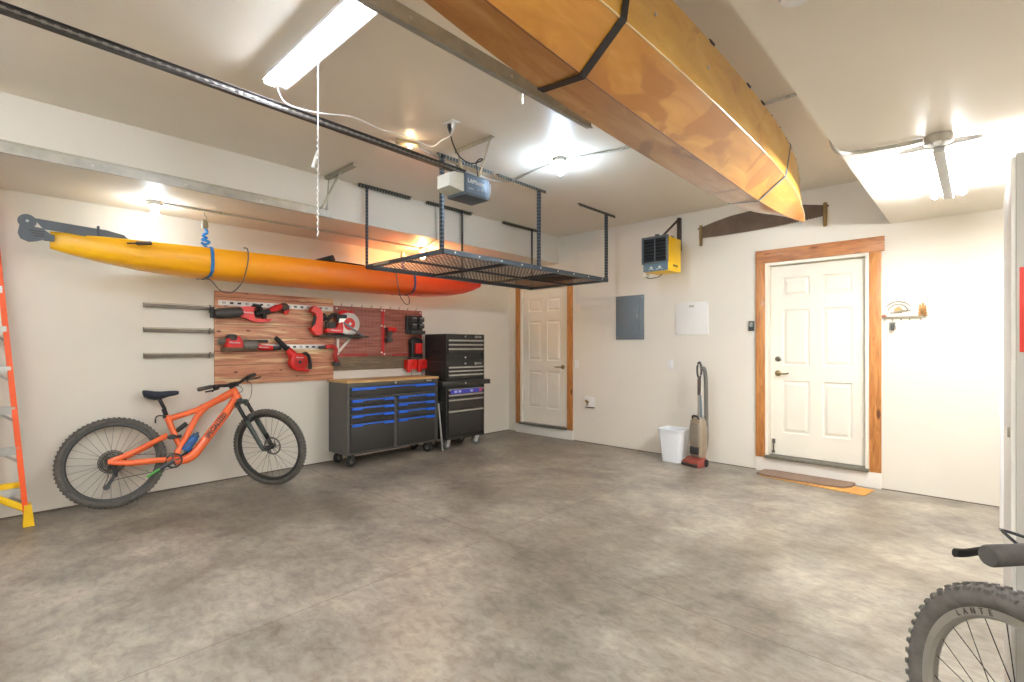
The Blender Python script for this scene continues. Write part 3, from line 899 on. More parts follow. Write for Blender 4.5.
# ------------------------------------------------------------------ workbench cabinet
CAB_M = mat('cabinet_charcoal', '33322f', .38, .25, var=.06, scale=6)
CABS_M = mat('cabinet_side', '55534e', .42, .2, var=.05, scale=5)
DRW_M = mat('drawer_charcoal', '3a3835', .33, .3, var=.06, scale=6)
def caster(parent, x, y, h=.125, swivel=25, m=None, name='caster'):
    r = h * .43
    M = Matrix.Translation((x, y, 0)) @ Matrix.Rotation(R(swivel), 4, 'Z')
    mb = MB(M)
    mb.b2((-.035, -.03, h - .008), (.035, .03, h))
    mb.prism([(-.025, -.024, h - .008), (.03, -.024, h - .008), (-.005, -.024, r - .008), (-.03, -.024, r - .008)], (0, .004, 0))
    mb.prism([(-.025, .020, h - .008), (.03, .020, h - .008), (-.005, .020, r - .008), (-.03, .020, r - .008)], (0, .004, 0))
    c = mb.build(name, m or DARKGREY_M, parent)
    MB(M).tube([(-.018, -.017, r), (-.018, -.014, r), (-.018, .014, r), (-.018, .017, r)], [r * .86, r, r, r * .86], 22).build('caster_wheel', RUBBER_M, c)
    MB(M).tube([(-.018, -.021, r), (-.018, .021, r)], r * .45, 14).build('caster_hub', mat('hub_grey', '77736d', .5, .2), c)
    return c

t = thing('tool_bench', 'wide charcoal rolling workbench with blue drawer handles and wood top', 'workbench', (-5.12, 2.775, 0), 90)
# local x 0..1.26 along the wall, front at y = 0, back at y = .42
BW, BD = 1.26, .42
mb = MB()
mb.b2((0, .0, .135), (.02, BD, .945)); mb.b2((BW - .02, 0, .135), (BW, BD, .945))
mb.b2((.02, BD - .015, .135), (BW - .02, BD, .945))
mb.b2((.02, 0, .135), (BW - .02, BD - .015, .155))
mb.b2((.02, 0, .905), (BW - .02, BD - .015, .945))
mb.b2((.02, 0, .155), (.035, .03, .90)); mb.b2((BW - .035, 0, .155), (BW - .02, .03, .90))
mb.b2((.035, 0, .765), (BW - .035, .03, .78))
mb.b2((BW / 2 - .018, 0, .155), (BW / 2 + .018, .03, .745))
mb.b2((.035, .03, .155), (BW - .035, .035, .90))
mb.b2((0, -.012, .155), (.02, 0, .945)); mb.b2((BW - .02, -.012, .155), (BW, 0, .945))
mb.build('cabinet_body', CABS_M, t)
MB().b2((-.01, -.02, .945), (BW + .012, BD + .03, .970), .004).build('bench_top', wood('rubberwood_top', [(.3, 'b98d55'), (.5, 'caa066'), (.7, 'd9b47d')], 3, .45, (1, 10, 10)), t)
def blue_drawer(x0, x1, z0, z1, cap):
    d = MB().b2((x0, -.006, z0), (x1, .03, z1), .004).build('drawer', DRW_M, t)
    mb = MB()
    zt = z1 - .016
    for a, b in ((x0 + .012, x0 + .012 + cap), (x1 - .012 - cap, x1 - .012)):
        mb.prism([(a, -.03, zt - .018), (b, -.03, zt - .018), (b, -.03, zt + .012), (a, -.03, zt + .012)], (0, .026, 0))
    mb.b2((x0 + .012 + cap * .8, -.024, zt - .005), (x1 - .012 - cap * .8, -.006, zt + .010), .002)
    mb.build('drawer_pull', BLUE_M, d)
blue_drawer(.042, BW - .042, .786, .895, .30)
zs = [.742, .652, .568, .482, .165]
for (x0, x1) in ((.042, BW / 2 - .022), (BW / 2 + .022, BW - .042)):
    tops = [.760, .672, .586, .486]
    bots = [.677, .591, .491, .165]
    for a, b in zip(bots, tops):
        blue_drawer(x0, x1, a, b, .13)
MB().lathe([(.001, -.012), (.011, -.012), (.013, 0)], (BW / 2, -.002, .923), (0, 1, 0), 14).build('lock', CHROME_M, t)
MB().b2((BW - .21, -.004, .912), (BW - .05, 0, .936)).build('name_plate', mat('plate_dark', '2a2a2a', .4), t)
text('KOBALT', .022, t, frontM(BW - .13, -.0045, .924), LETTER_W)
for x in (.09, BW - .09):
    for y in (.06, BD - .07):
        caster(t, x, y, .145, 20 if x < .5 else -70)
MB().tube([(-.022, .05, .86), (-.03, .05, .87), (-.03, BD - .05, .87), (-.022, BD - .05, .86)], .006, 8).build('side_bolt', CABS_M, t) if False else None

# leaning rod between bench and chest
t = MB().tube([(0, 0, 0.012), (-.05, -.03, .62)], .011, 10).build('leaning_rod', ALU_M, None, (-5.055, 4.075, 0))
tag(t, 'thin silver rod leaning between the workbench and the drawer tower', 'rod')

# ------------------------------------------------------------------ drawer tower: three stacked chests
SILV_M = mat('drawer_trim_silver', 'b9b7b0', .35, .6)
CW, CDp = .68, .45
def chest_thing(name, label, z, h):
    t = thing(name, label, 'tool chest', (-5.05, 4.13, z), 90)
    mb = MB()
    mb.b2((0, 0, 0), (.02, CDp, h), .003); mb.b2((CW - .02, 0, 0), (CW, CDp, h), .003)
    mb.b2((.02, 0, 0), (CW - .02, CDp, .018)); mb.b2((.02, 0, h - .07), (CW - .02, CDp, h))
    mb.b2((.02, .03, .018), (CW - .02, CDp, h - .07))
    mb.build('chest_body', CAB_M, t)
    MB().lathe([(.001, -.012), (.011, -.012), (.013, 0)], (CW * .48, -.001, h - .032), (0, 1, 0), 14).build('lock', CHROME_M, t)
    MB().box((CW - .115, -.002, h - .035), (.12, .006, .026), None, .002).build('name_plate', mat('plate_silver', '8d8c88', .35, .5), t)
    MB().lathe([(.001, -.009), (.016, -.009), (.018, -.005), (.018, 0)], (CW - .165, 0, h - .035), (0, 1, 0), 18).build('round_emblem', mat('emblem_silver', 'b5b3b0', .35, .5), t)
    MB().lathe([(.001, -.0100), (.007, -.0100), (.008, -.009)], (CW - .165, 0, h - .035), (0, 1, 0), 14).build('emblem_center', mat('emblem_dark', '4a4846', .5), t)
    return t
def silver_drawer(t, z0, z1):
    d = MB().b2((.035, -.006, z0), (CW - .035, .03, z1), .003).build('drawer', DRW_M, t)
    MB().b2((.032, -.022, z1 - .026), (CW - .032, -.004, z1 - .006), .004).build('drawer_pull', SILV_M, d)
def stack(t, tops, low):
    for a, b in zip(tops, tops[1:] + [low]):
        silver_drawer(t, b + .004, a)
t1 = chest_thing('tool_chest', 'topmost small chest of the black drawer tower beside the bench', 1.16, .362)
stack(t1, [.292, .235, .178], .11)
MB().cyl((CW * .48, -.012, .05), (CW * .48, -.003, .05), .012, n=12).build('latch', CHROME_M, t1)
MB().b2((-.008, .1, .10), (.0, .34, .16), .004).build('side_handle', BLACK_M, t1)
t2 = chest_thing('tool_chest', 'middle chest of the black drawer tower with three silver-edged drawers', .90, .26)
stack(t2, [.195, .145, .095], .03)
MB().b2((-.008, .1, .08), (.0, .34, .14), .004).build('side_handle', BLACK_M, t2)
t3 = chest_thing('rolling_tool_cabinet', 'bottom rolling cabinet of the black drawer tower on grey casters', .135, .765)
silver_drawer(t3, .60, .665); silver_drawer(t3, .535, .595); silver_drawer(t3, .385, .530); silver_drawer(t3, .06, .380)
lb = MB().b2((.06, -.024, .60), (CW - .06, -.022, .655)).build('blue_label', mat('label_blue', '3a3fb4', .4), t3)
MB().b2((CW - .12, -.0255, .605), (CW - .065, -.024, .65)).build('label_patch', mat('label_red', 'c7546a', .4), lb)
for x in (.12, .19, .40):
    MB().b2((x, -.0255, .612), (x + .045, -.024, .64)).build('label_mark', mat('label_pale', 'b8bce6', .5), lb)
MB().b2((-.06, -.01, .70), (CW + .11, CDp, .765), .006).build('work_surface', CAB_M, t3)
MB().b2((-.012, .08, .38), (0, .30, .50), .004).build('side_handle', DARKGREY_M, t3)
for x in (.08, CW - .08):
    for y in (.07, CDp - .07):
        c = caster(t3, x, y, .0, 30) if False else None
        r = .06
        M = Matrix.Translation((x, y, -.135)) @ Matrix.Rotation(R(8 if x < .3 else -20), 4, 'Z')
        c = MB(M).b2((-.04, -.03, .128), (.04, .03, .135)).prism([(-.03, -.026, .128), (.035, -.026, .128), (.0, -.026, .045), (-.03, -.026, .045)], (0, .004, 0)).prism([(-.03, .022, .128), (.035, .022, .128), (.0, .022, .045), (-.03, .022, .045)], (0, .004, 0)).build('caster', ALU_M, t3)
        MB(M).tube([(-.015, -.018, r), (-.015, -.014, r), (-.015, .014, r), (-.015, .018, r)], [r * .85, r, r, r * .85], 22).build('caster_wheel', mat('caster_grey_tyre', '5d5b57', .6), c)
        MB(M).tube([(-.015, -.021, r), (-.015, .021, r)], r * .5, 14).build('caster_hub', mat('caster_pale_hub', 'a8a6a0', .45), c)

# ------------------------------------------------------------------ bicycles
def tyre(mb, c, Rr, w, n=72, knob=True):
    """tyre in the x-z plane around c with knobs"""
    prof = []
    for i in range(12):
        a = 2 * math.pi * i / 12
        prof.append((Rr - w / 2 + math.cos(a) * w / 2, math.sin(a) * w / 2))
    rings = []
    for j in range(n):
        b = 2 * math.pi * j / n
        rings.append([mb.v((c[0] + r * math.cos(b), c[1] + y, c[2] + r * math.sin(b))) for r, y in prof])
    mb.skin(rings, closed=True)
    if knob:
        K = 66
        for j in range(K):
            b = 2 * math.pi * j / K
            for (yy, off, kw) in ((-.42, 0, .011), (-.16, .5, .010), (.16, .5, .010), (.42, 0, .011)):
                bb = b + off * 2 * math.pi / K
                rad = Rr - w / 2 + math.sqrt(max(0, .25 - (yy * .98) ** 2)) * w + .001
                q = Matrix.Rotation(-bb, 3, 'Y')
                mb.box((c[0] + rad * math.cos(bb), c[1] + yy * w, c[2] + rad * math.sin(bb)), (.009, kw, .014), q)

def build_bike(name, label, loc, rotz, lean, steer, frame_m, rim_m, tyre_m, spoke_m, fork_m, front_letters=None, pedal_m=None, full=True, Rw=.372, rise=.028, bar=.385, tw=.062):
    """local frame: x forward, z up, rear axle over the origin; right side faces -y"""
    root = thing(name, label, 'bicycle', loc, rotz)
    root.rotation_euler = (R(lean), 0, R(rotz))
    root.rotation_mode = 'XYZ'
    AX = Vector((-.415, 0, .91)).normalized()
    HP = Vector((.925, 0, .915))
    S = Matrix.Translation(HP) @ Matrix.Rotation(R(steer), 4, AX) @ Matrix.Translation(-HP)
    RA = Vector((0, 0, Rw)); FA = Vector((1.225, 0, Rw))
    BB = Vector((.435, 0, .335))
    def wheel(c, M, rear):
        mb = MB(M)
        tyre(mb, c, Rw, tw)
        w = mb.build('wheel', tyre_m, root)
        mb = MB(M)
        rr = Rw - tw
        prof = [(rr + .012, -.017), (rr + .012, .017), (rr - .015, .0155), (rr - .022, .006), (rr - .022, -.006), (rr - .015, -.0155)]
        rings = [[mb.v((c[0] + r * math.cos(2 * math.pi * j / 64), c[1] + y, c[2] + r * math.sin(2 * math.pi * j / 64))) for r, y in prof] for j in range(64)]
        mb.skin(rings, closed=True)
        mb.build('rim', rim_m, w)
        mb = MB(M)
        for j in range(28):
            side = -1 if j % 2 else 1
            a = 2 * math.pi * j / 28
            h = a + (.62 if (j // 2) % 2 else -.62)
            mb.tube([(c[0] + .024 * math.cos(h), c[1] + side * .028, c[2] + .024 * math.sin(h)), (c[0] + (rr - .016) * math.cos(a), c[1], c[2] + (rr - .016) * math.sin(a))], .0013, 5)
        mb.build('spokes', spoke_m, w)
        mb = MB(M)
        mb.lathe([(.012, -.06), (.028, -.034), (.028, -.028), (.016, -.02), (.016, .02), (.028, .028), (.028, .034), (.012, .06)], c, (0, 1, 0), 16)
        mb.build('hub', DARKGREY_M, w)
        mb = MB(M)
        y = .042
        mb.lathe([(.074, y), (.090, y), (.090, y + .002), (.074, y + .002), (.074, y)], c, (0, 1, 0), 36)
        for j in range(6):
            a = 2 * math.pi * j / 6
            mb.box((c[0] + .05 * math.cos(a), c[1] + y + .001, c[2] + .05 * math.sin(a)), (.055, .002, .008), Matrix.Rotation(-a - .35, 3, 'Y'))
        mb.build('brake_rotor', mat('rotor_steel', '8d8a84', .35, .8), w)
        return w
    wr = wheel(RA, Matrix(), True)
    wf = wheel(FA, S, False)
    # cassette
    mb = MB()
    for i, rad in enumerate((.098, .088, .077, .066, .056, .047, .038, .03)):
        y = -.032 - i * .0038
        mb.lathe([(rad - .007, y), (rad - .003, y), (rad, y - .0008), (rad - .003, y - .0018), (rad - .007, y - .0018), (rad - .007, y)], RA, (0, 1, 0), 40)
        for j in range(3):
            a = 2 * math.pi * j / 3 + i * .2
            mb.box((RA.x + rad * .55 * math.cos(a), y - .001, RA.z + rad * .55 * math.sin(a)), (rad * .7, .0015, .008), Matrix.Rotation(-a, 3, 'Y'))
    mb.build('cassette', mat('cassette_steel', '34322e', .4, .8, var=.2, scale=60), wr)
    # frame
    V = Vector
    mb = MB()
    HT, HB = V((.905, 0, .972)), V((.952, 0, .868))
    mb.tube([HT, HB], [.033, .035], 16)
    STt, PV = V((.382, 0, .735)), V((.445, 0, .545))
    # top tube
    mb.tube(smooth_path([HT + V((.012, 0, -.026)), V((.78, 0, .868)), V((.62, 0, .788)), STt + V((.01, 0, -.02))], 5), [.036] * 5 + [.032] * 5 + [.026] * 6, 12, sx=.8)
    # side arm from top tube down to the bottom bracket
    mb.tube(smooth_path([V((.70, 0, .822)), V((.61, 0, .72)), V((.52, 0, .53)), V((.455, 0, .40)), BB], 5), .026, 12, sx=.85)
    # seat tube
    mb.tube([STt + V((-.006, 0, .012)), V((.44, 0, .56)), V((.475, 0, .47))], [.026, .026, .022], 12)
    # down tube
    mb.tube(smooth_path([HB + V((-.012, 0, .03)), V((.85, 0, .745)), V((.64, 0, .45)), V((.58, 0, .372)), V((.51, 0, .335)), BB], 5), [.036] * 5 + [.040] * 5 + [.041] * 5 + [.040] * 5 + [.037] * 6, 14, sx=.8)
    mb.tube([BB + V((0, -.045, 0)), BB + V((0, .045, 0))], .026, 18)
    # chain stays and seat stays
    for s_ in (-1, 1):
        mb.tube(smooth_path([BB + V((.0, s_ * .03, .012)), V((.33, s_ * .048, .352)), V((.12, s_ * .066, .355)), RA + V((0, s_ * .070, -.006))], 4), .017, 10, sx=.8, sy=1.4)
        mb.tube(smooth_path([RA + V((0, s_ * .070, .006)), V((.12, s_ * .066, .43)), V((.30, s_ * .05, .522)), V((.385, s_ * .035, .568))], 4), .0165, 10, sx=.8, sy=1.35)
        mb.box(RA + V((0, s_ * .070, 0)), (.05, .012, .045), None, .004)
    mb.build('frame', frame_m, root)
    # rocker and shock
    mb = MB()
    for s_ in (-1, 1):
        mb.tube([V((.36, s_ * .034, .57)), V((.40, s_ * .034, .545)), V((.455, s_ * .034, .545)), V((.49, s_ * .034, .555))], .012, 8)
    mb.tube([V((.43, -.045, .548)), V((.43, .045, .548))], .022, 14)
    mb.build('rocker_link', mat('link_black', '2c2c2e', .4, .4), root)
    MB().tube([V((.40, 0, .555)), V((.45, 0, .60)), V((.455, 0, .603)), V((.53, 0, .665))], [.013, .013, .021, .021], 12).build('rear_shock', BLACK_M, root)
    # seat post and saddle
    MB().tube([STt + V((.0, 0, -.02)), STt + V((-.028, 0, .075))], .0195, 14).tube([STt + V((-.02, 0, .07)), V((.315, 0, .915))], .0155, 14).build('seat_post', mat('post_black', '2b2b2d', .25, .6), root)
    MB().tube([STt + V((-.008, 0, -.008)), STt + V((-.012, 0, .014))], .026, 16).build('seat_clamp', BLACK_M, root)
    MB().tube(smooth_path([STt + V((-.02, 0, .012)), STt + V((-.07, 0, .015)), STt + V((-.088, 0, -.01)), STt + V((-.088, 0, -.05))]), .006, 8).build('cable_loop', BLACK_M, root)
    secs = []
    for x, hw, z, th in ((0.195, 0.035, 0.985, 0.031), (0.205, 0.062, 0.988, 0.062), (0.235, 0.072, 0.985, 0.078), (0.285, 0.062, 0.975, 0.081), (0.335, 0.04, 0.972, 0.07), (0.39, 0.024, 0.975, 0.053), (0.44, 0.019, 0.974, 0.043), (0.468, 0.014, 0.968, 0.028)):
        secs.append([(x, hw * math.cos(a), z - th * .5 + th * .5 * math.sin(a) * (1 if math.sin(a) > 0 else 1.0)) for a in [2 * math.pi * i / 14 for i in range(14)]])
    MB().loft(secs).build('saddle', mat('saddle_navy', '2c3140', .55, var=.2, scale=25), root)
    mb = MB()
    for s_ in (-1, 1):
        mb.tube(smooth_path([V((.225, s_ * .03, .955)), V((.27, s_ * .022, .928)), V((.36, s_ * .022, .928)), V((.43, s_ * .008, .955))]), .0035, 6)
    mb.box((.315, 0, .92), (.05, .05, .022), None, .006)
    mb.build('saddle_rails', mat('rail_dark', '3b3a3a', .4, .6), root)
    # cranks, chainring, pedals
    mb = MB()
    mb.lathe([(.052, -.050), (.062, -.050), (.066, -.052), (.062, -.054), (.052, -.054), (.052, -.050)], BB, (0, 1, 0), 40)
    for j in range(4):
        a = 2 * math.pi * j / 4 + .3
        mb.box((BB.x + .035 * math.cos(a), -.052, BB.z + .035 * math.sin(a)), (.05, .003, .010), Matrix.Rotation(-a, 3, 'Y'))
    mb.build('chainring', mat('chainring_black', '2a2928', .4, .5), root)
    ca = R(213)
    tip = BB + V((.17 * math.cos(ca), 0, .17 * math.sin(ca)))
    tip2 = BB - V((.17 * math.cos(ca), 0, .17 * math.sin(ca)))
    MB().tube([BB + V((0, -.06, 0)), tip + V((0, -.075, 0))], [.020, .015], 10, sx=.6).build('crank_arm', mat('crank_grey', '45454a', .35, .5), root)
    MB().tube([BB + V((0, .06, 0)), tip2 + V((0, .075, 0))], [.020, .015], 10, sx=.6).build('crank_arm', mat('crank_grey', '45454a', .35, .5), root)
    pm = pedal_m or DARKGREY_M
    for tp, yy in ((tip, -.13), (tip2, .13)):
        mb = MB()
        q = Matrix.Rotation(R(-33), 3, 'Y')
        mb.box(tp + V((0, yy, 0)), (.105, .10, .016), q, .004)
        for dx in (-.045, .045):
            for dy in (-.04, .04):
                mb.box(tp + V((dx, yy + dy, .010 + dx * -.4)), (.006, .006, .014), q)
        mb.build('pedal', pm, root)
    # chain
    mb = MB()
    y = -.050
    up = [BB + V((-.01, y, .065)), RA + V((.0, y + .002, .055))]
    lo = [BB + V((-.01, y, -.065)), V((.03, y, .225)), V((-.022, y, .165)), V((-.045, y, .19)), V((-.02, y, .26)), RA + V((-.052, y, -.01))]
    mb.tube(up, .0036, 6, sx=.7)
    mb.tube(smooth_path(lo, 5), .0036, 6, sx=.7)
    mb.build('chain', mat('chain_steel', '6a665e', .4, .7), root)
    mb = MB()
    mb.tube([V((.0, -.07, .345)), V((.035, -.075, .29)), V((.03, -.07, .265))], [.012, .016, .014], 10)
    mb.prism([(.045, -.062, .275), (.015, -.062, .275), (-.045, -.062, .17), (-.02, -.062, .155)], (0, .008, 0))
    mb.lathe([(.001, -.006), (.019, -.006), (.021, 0), (.019, .006), (.001, .006)], (.022, -.052, .26), (0, 1, 0), 16)
    mb.lathe([(.001, -.006), (.022, -.006), (.024, 0), (.022, .006), (.001, .006)], (-.03, -.052, .172), (0, 1, 0), 16)
    mb.build('derailleur', mat('derailleur_black', '2e2d2c', .4, .4), root)
    # steered parts
    mb = MB(S)
    crown = HB + AX * -.035
    mb.tube([HB - AX * .0, HB - AX * .03], [.03, .036], 16)
    for s_ in (-1, 1):
        mb.tube(smooth_path([crown, crown + V((.012, s_ * .05, -.004)), crown + V((.018, s_ * .066, -.03)) - AX * .01], 3), .024, 10)
    mb.build('fork_crown', fork_m, root)
    f_stan = mat('stanchion_black', '2e302f', .18, .6)
    for s_ in (-1, 1):
        top_ = crown + V((.018, s_ * .066, -.01))
        end = FA + V((-.03, s_ * .066, .01))
        midp = top_.lerp(end, .38)
        l = MB(S).tube([midp, top_.lerp(end, .42), end, end + V((.012, 0, -.022))], [.025, .023, .020, .016], 14).tube([FA + V((-.02, s_ * .066, 0)), FA + V((.012, s_ * .066, 0))], .020, 12).build('fork_leg', fork_m, root)
        MB(S).tube([top_ + AX * .02, midp - AX * .05], .0175, 14).build('stanchion', f_stan, l)
    mid_ = (crown + V((.018, 0, -.01))).lerp(FA + V((-.03, 0, .01)), .40)
    MB(S).tube(smooth_path([mid_ + V((0, -.066, 0)), mid_ + V((.03, -.05, .045)), mid_ + V((.04, 0, .062)), mid_ + V((.03, .05, .045)), mid_ + V((0, .066, 0))], 4), .014, 10).build('fork_brace', fork_m, root)
    MB(S).box(FA + V((-.055, .055, .095)), (.035, .03, .06), (0, R(-20), 0), .006).build('brake_caliper', BLACK_M, root)
    # stem, bar
    ST = HT + AX * .035
    BC = ST + V((.045, 0, .012))
    MB(S).tube([HT + AX * .0, HT + AX * .06], .022, 14).tube([ST, BC], [.021, .022], 12).box(BC + V((.004, 0, 0)), (.04, .052, .045), None, .008).build('stem', BLACK_M, root)
    MB(S).tube(smooth_path([BC + V((-.06, -bar + .01, rise)), BC + V((-.035, -.22, rise - .002)), BC + V((-.008, -.09, rise * .15)), BC + V((0, 0, 0)), BC + V((-.008, .09, rise * .15)), BC + V((-.035, .22, rise - .002)), BC + V((-.06, bar - .01, rise))], 5), .0145, 12).build('handlebar', BLACK_M, root)
    for s_ in (-1, 1):
        a, b = BC + V((-.063, s_ * bar, rise)), BC + V((-.043, s_ * (bar - .13), rise - .001))
        d = (b - a)
        mb = MB(S).tube([a, a + d * .03, a + d * .5, b], [.0165, .0185, .018, .0185], 16)
        g = mb.build('grip', mat('grip_grey', '4a4744', .75, var=.15, scale=60), root)
        mb = MB(S)
        cl = BC + V((-.036, s_ * (bar - .16), rise - .002))
        mb.box(cl + V((.016, 0, -.012)), (.045, .035, .03), None, .008)
        mb.tube(smooth_path([cl + V((.02, -s_ * .02, -.015)), cl + V((.055, s_ * .01, -.02)), cl + V((.06, s_ * .08, -.022)), cl + V((.045, s_ * .135, -.022)), cl + V((.04, s_ * .16, -.02))], 4), .0055, 8, sy=1.5)
        mb.tube([cl + V((.02, -s_ * .04, -.012)), cl + V((.02, -s_ * .11, -.014))], .010, 10)
        mb.tube([cl + V((.0, s_ * .0, -.02)), cl + V((-.01, s_ * .02, -.05))], .007, 8)
        mb.build('brake_lever', BLACK_M, root)
    mb = MB(S)
    mb.tube(smooth_path([BC + V((-.01, .14, .0)), BC + V((.10, .10, -.02)), BC + V((.13, .04, -.12)), BC + V((.08, .05, -.2)), BC + V((.12, .06, -.30))], 6), .003, 6)
    mb.tube(smooth_path([BC + V((-.01, -.14, .0)), BC + V((.09, -.06, -.01)), BC + V((.07, .0, -.07)), BC + V((.0, -.015, -.10))], 6), .003, 6)
    mb.build('brake_hose', BLACK_M, root)
    if front_letters:
        a = HB.lerp(BB, .0)
        p0, p1 = V((.865, 0, .768)), V((.66, 0, .478))
        ctr = p0.lerp(p1, .5)
        dirv = (p0 - p1).normalized()
        nrm = V((0, -1, 0))
        upv = nrm.cross(dirv)
        M = Matrix((dirv.to_4d(), upv.to_4d(), nrm.to_4d(), V((0, 0, 0, 1)))).transposed()
        M = Matrix.Translation(ctr + V((0, -.0335, .0))) @ M.to_3x3().to_4x4()
        text(front_letters, .058, root, M, LETTER_K, squeeze=.8, ext=.0015, bold=.03)
    return root, wf, S, FA

ORANGE_M = mat('bike_orange', 'f26a2e', .35, var=.03, scale=8, coat=.3)
TYRE_M = mat('tyre_dusty', '5d5a53', .8, var=.25, scale=30)
A_, B_ = Vector((-5.325, .69, 0)), Vector((-5.0, 1.97, 0))
hd = (B_ - A_).normalized()
rz = math.degrees(math.atan2(hd.y, hd.x))
ROOT_BIKE, wf, S_, FA_ = build_bike('mountain_bike', 'orange full-suspension mountain bike leaning on the left wall', A_ + hd * .055, rz, -14, -46, ORANGE_M, mat('rim_black', '3b3a37', .4, .3, var=.1, scale=20), TYRE_M, mat('spoke_dark', '3f3d3a', .35, .6), mat('fork_green_grey', '4a504c', .35, .3), 'SPECIALIZED', mat('pedal_green', '4fae3e', .45), Rw=.378, tw=.053)
# water bottle in its cage
t = thing('water_bottle', 'clear blue water bottle held in the orange bike frame', 'bottle', ROOT_BIKE.location)
t.rotation_euler = ROOT_BIKE.rotation_euler
p0, p1 = Vector((.515, 0, .415)), Vector((.60, 0, .545))
ax_ = (p1 - p0).normalized()
MB().lathe([(.001, 0), (.034, .0), (.0365, .006), (.0365, .07), (.032, .085), (.0365, .10), (.0365, .135), (.024, .15)], p0, ax_, 20).build('bottle_body', mat('bottle_blue', '1763a8', .2, coat=.4), t)
MB().lathe([(.026, .145), (.030, .147), (.030, .168), (.013, .172), (.012, .19), (.001, .192)], p0, ax_, 18).build('bottle_cap', mat('cap_navy', '24425f', .4), t)
mb = MB()
for s_ in (-1, 1):
    mb.tube(smooth_path([(.60, 0, .46), (.59, s_ * .03, .47), (.555, s_ * .045, .48), (.52, s_ * .03, .44), (.515, 0, .40)]), .0028, 6)
mb.build('bottle_cage', BLACK_M, ROOT_BIKE)

RIM2 = mat('rim_grey', 'a9a59b', .4, .4, var=.08, scale=12)
d2v = Vector((-math.sin(R(41)), math.cos(R(41)), 0))
fc = Vector((.092, 1.725, 0))
rz2 = math.degrees(math.atan2(d2v.y, d2v.x))
B2, wf2, S2, FA2 = build_bike('mountain_bike', 'grey-tyred bike at the lower right corner, only wheel and grip in frame', fc - d2v * 1.225, rz2, 0, 0, mat('frame_grey', '6a6a68', .35, .3), RIM2, mat('tyre_grey', '6c6963', .85, var=.22, scale=26), mat('spoke_black', '2e2c2a', .4, .5), mat('fork_black', '2a2a2b', .35, .3), rise=-.026, bar=.415)

rr_ = .372 - .062
for i_, ch in enumerate('LANTE'):
    a = R(52 + i_ * 5.2)
    r_ = Vector((math.cos(a), 0, math.sin(a))); t_ = Vector((-math.sin(a), 0, math.cos(a))); n_ = Vector((0, 1, 0))
    M = Matrix.Translation(FA2 + r_ * (rr_ - .005) + n_ * .0168) @ Matrix((t_, r_, n_)).transposed().to_4x4()
    text(ch, .021, wf2, M, mat('rim_letter', '55524c', .6), name='rim_letter', bold=.02)
MB().tube(smooth_path([(.90, .20, .965), (.941, .243, .982), (.97, .262, .988), (1.0, .273, .989), (.985, .278, .984), (.96, .28, .974)], 5), .003, 6).build('shift_cable', BLACK_M, B2)

# ------------------------------------------------------------------ orange step ladder folded against the left wall
t = thing('step_ladder', 'orange fibreglass stepladder with yellow feet leaning at the left edge', 'ladder', (-5.26, .24, 0), 90)
# local: x along the wall (world +y), -y out into the room; other rail runs to -x
LT = 2.55; WB_, WT_ = .60, .24
def lad(x, f):      # point on the front section at height fraction f
    return Vector((x, .275 * f, LT * f))
slope = Vector((0, .275, LT)).normalized()
for s_ in (0, 1):
    xb = 0 if s_ == 0 else -WB_
    xt = -(WB_ - WT_) / 2 if s_ == 0 else -WB_ + (WB_ - WT_) / 2
    a = Vector((xb, 0, .1)); b = Vector((xt, .275, LT))
    mb = MB()
    n_ = (b - a).normalized()
    side = Vector((1, 0, 0)) if s_ == 0 else Vector((-1, 0, 0))
    q = Matrix((Vector((1, 0, 0)), n_.cross(Vector((1, 0, 0))), n_)).transposed()
    c = (a + b) / 2
    L_ = (b - a).length
    mb.box(c, (.006, .075, L_), q)
    mb.box(c + q @ Vector((-.014 * (1 if s_ == 0 else -1), -.036, 0)), (.03, .006, L_), q)
    mb.box(c + q @ Vector((-.014 * (1 if s_ == 0 else -1), .036, 0)), (.03, .006, L_), q)
    r_ = mb.build('side_rail', ORANGE_LADDER_M, t)
    for i in range(14):
        p = a.lerp(b, .06 + i * .065)
        for dy in (-.012, .012):
            mb = MB().cyl(p + Vector((.009 if s_ == 0 else -.009, dy, 0)), p + Vector((-.004 if s_ == 0 else .004, dy, 0)), .006, n=8)
            mb.build('rivet', mat('rivet_pale', 'd7cfc6', .4, .5), r_)
    MB().loft([[(xb - .03, -.055, 0), (xb + .035, -.055, 0), (xb + .035, .05, 0), (xb - .03, .05, 0)], [(xb - .022, -.045, .16), (xb + .018, -.045, .16), (xb + .018, .045, .16), (xb - .022, .045, .16)]]).build('rail_foot', YELLOW_M, t)
for i in range(1, 9):
    f = (i * .305 - .02) / LT
    xa = -(WB_ - WT_) / 2 * f; xb = -WB_ + (WB_ - WT_) / 2 * f
    p = lad(0, f)
    mb = MB()
    mb.b2((xb + .004, p.y - .045, p.z - .006), (xa - .004, p.y + .04, p.z + .002))
    mb.b2((xb + .004, p.y - .048, p.z - .05), (xa - .004, p.y - .043, p.z + .002))
    for gx in range(6):
        yy = p.y - .035 + gx * .013
        mb.b2((xb + .01, yy, p.z + .002), (xa - .01, yy + .004, p.z + .004))
    st = mb.build('step', ALU_M, t)
    MB().tube([(xa - .006, p.y - .01, p.z - .11), (xa - .13, p.y - .03, p.z - .01)], .009, 8).build('step_brace', ALU_M, st)
    MB().tube([(xb + .006, p.y - .01, p.z - .11), (xb + .13, p.y - .03, p.z - .01)], .009, 8).build('step_brace', ALU_M, st)
MB().tube([(-.012, -.02, .13), (-.18, -.03, .255)], .024, 8, sx=.5).build('foot_brace', YELLOW_M, t)
MB().tube([(-WB_ + .012, -.02, .13), (-WB_ + .18, -.03, .255)], .024, 8, sx=.5).build('foot_brace', YELLOW_M, t)
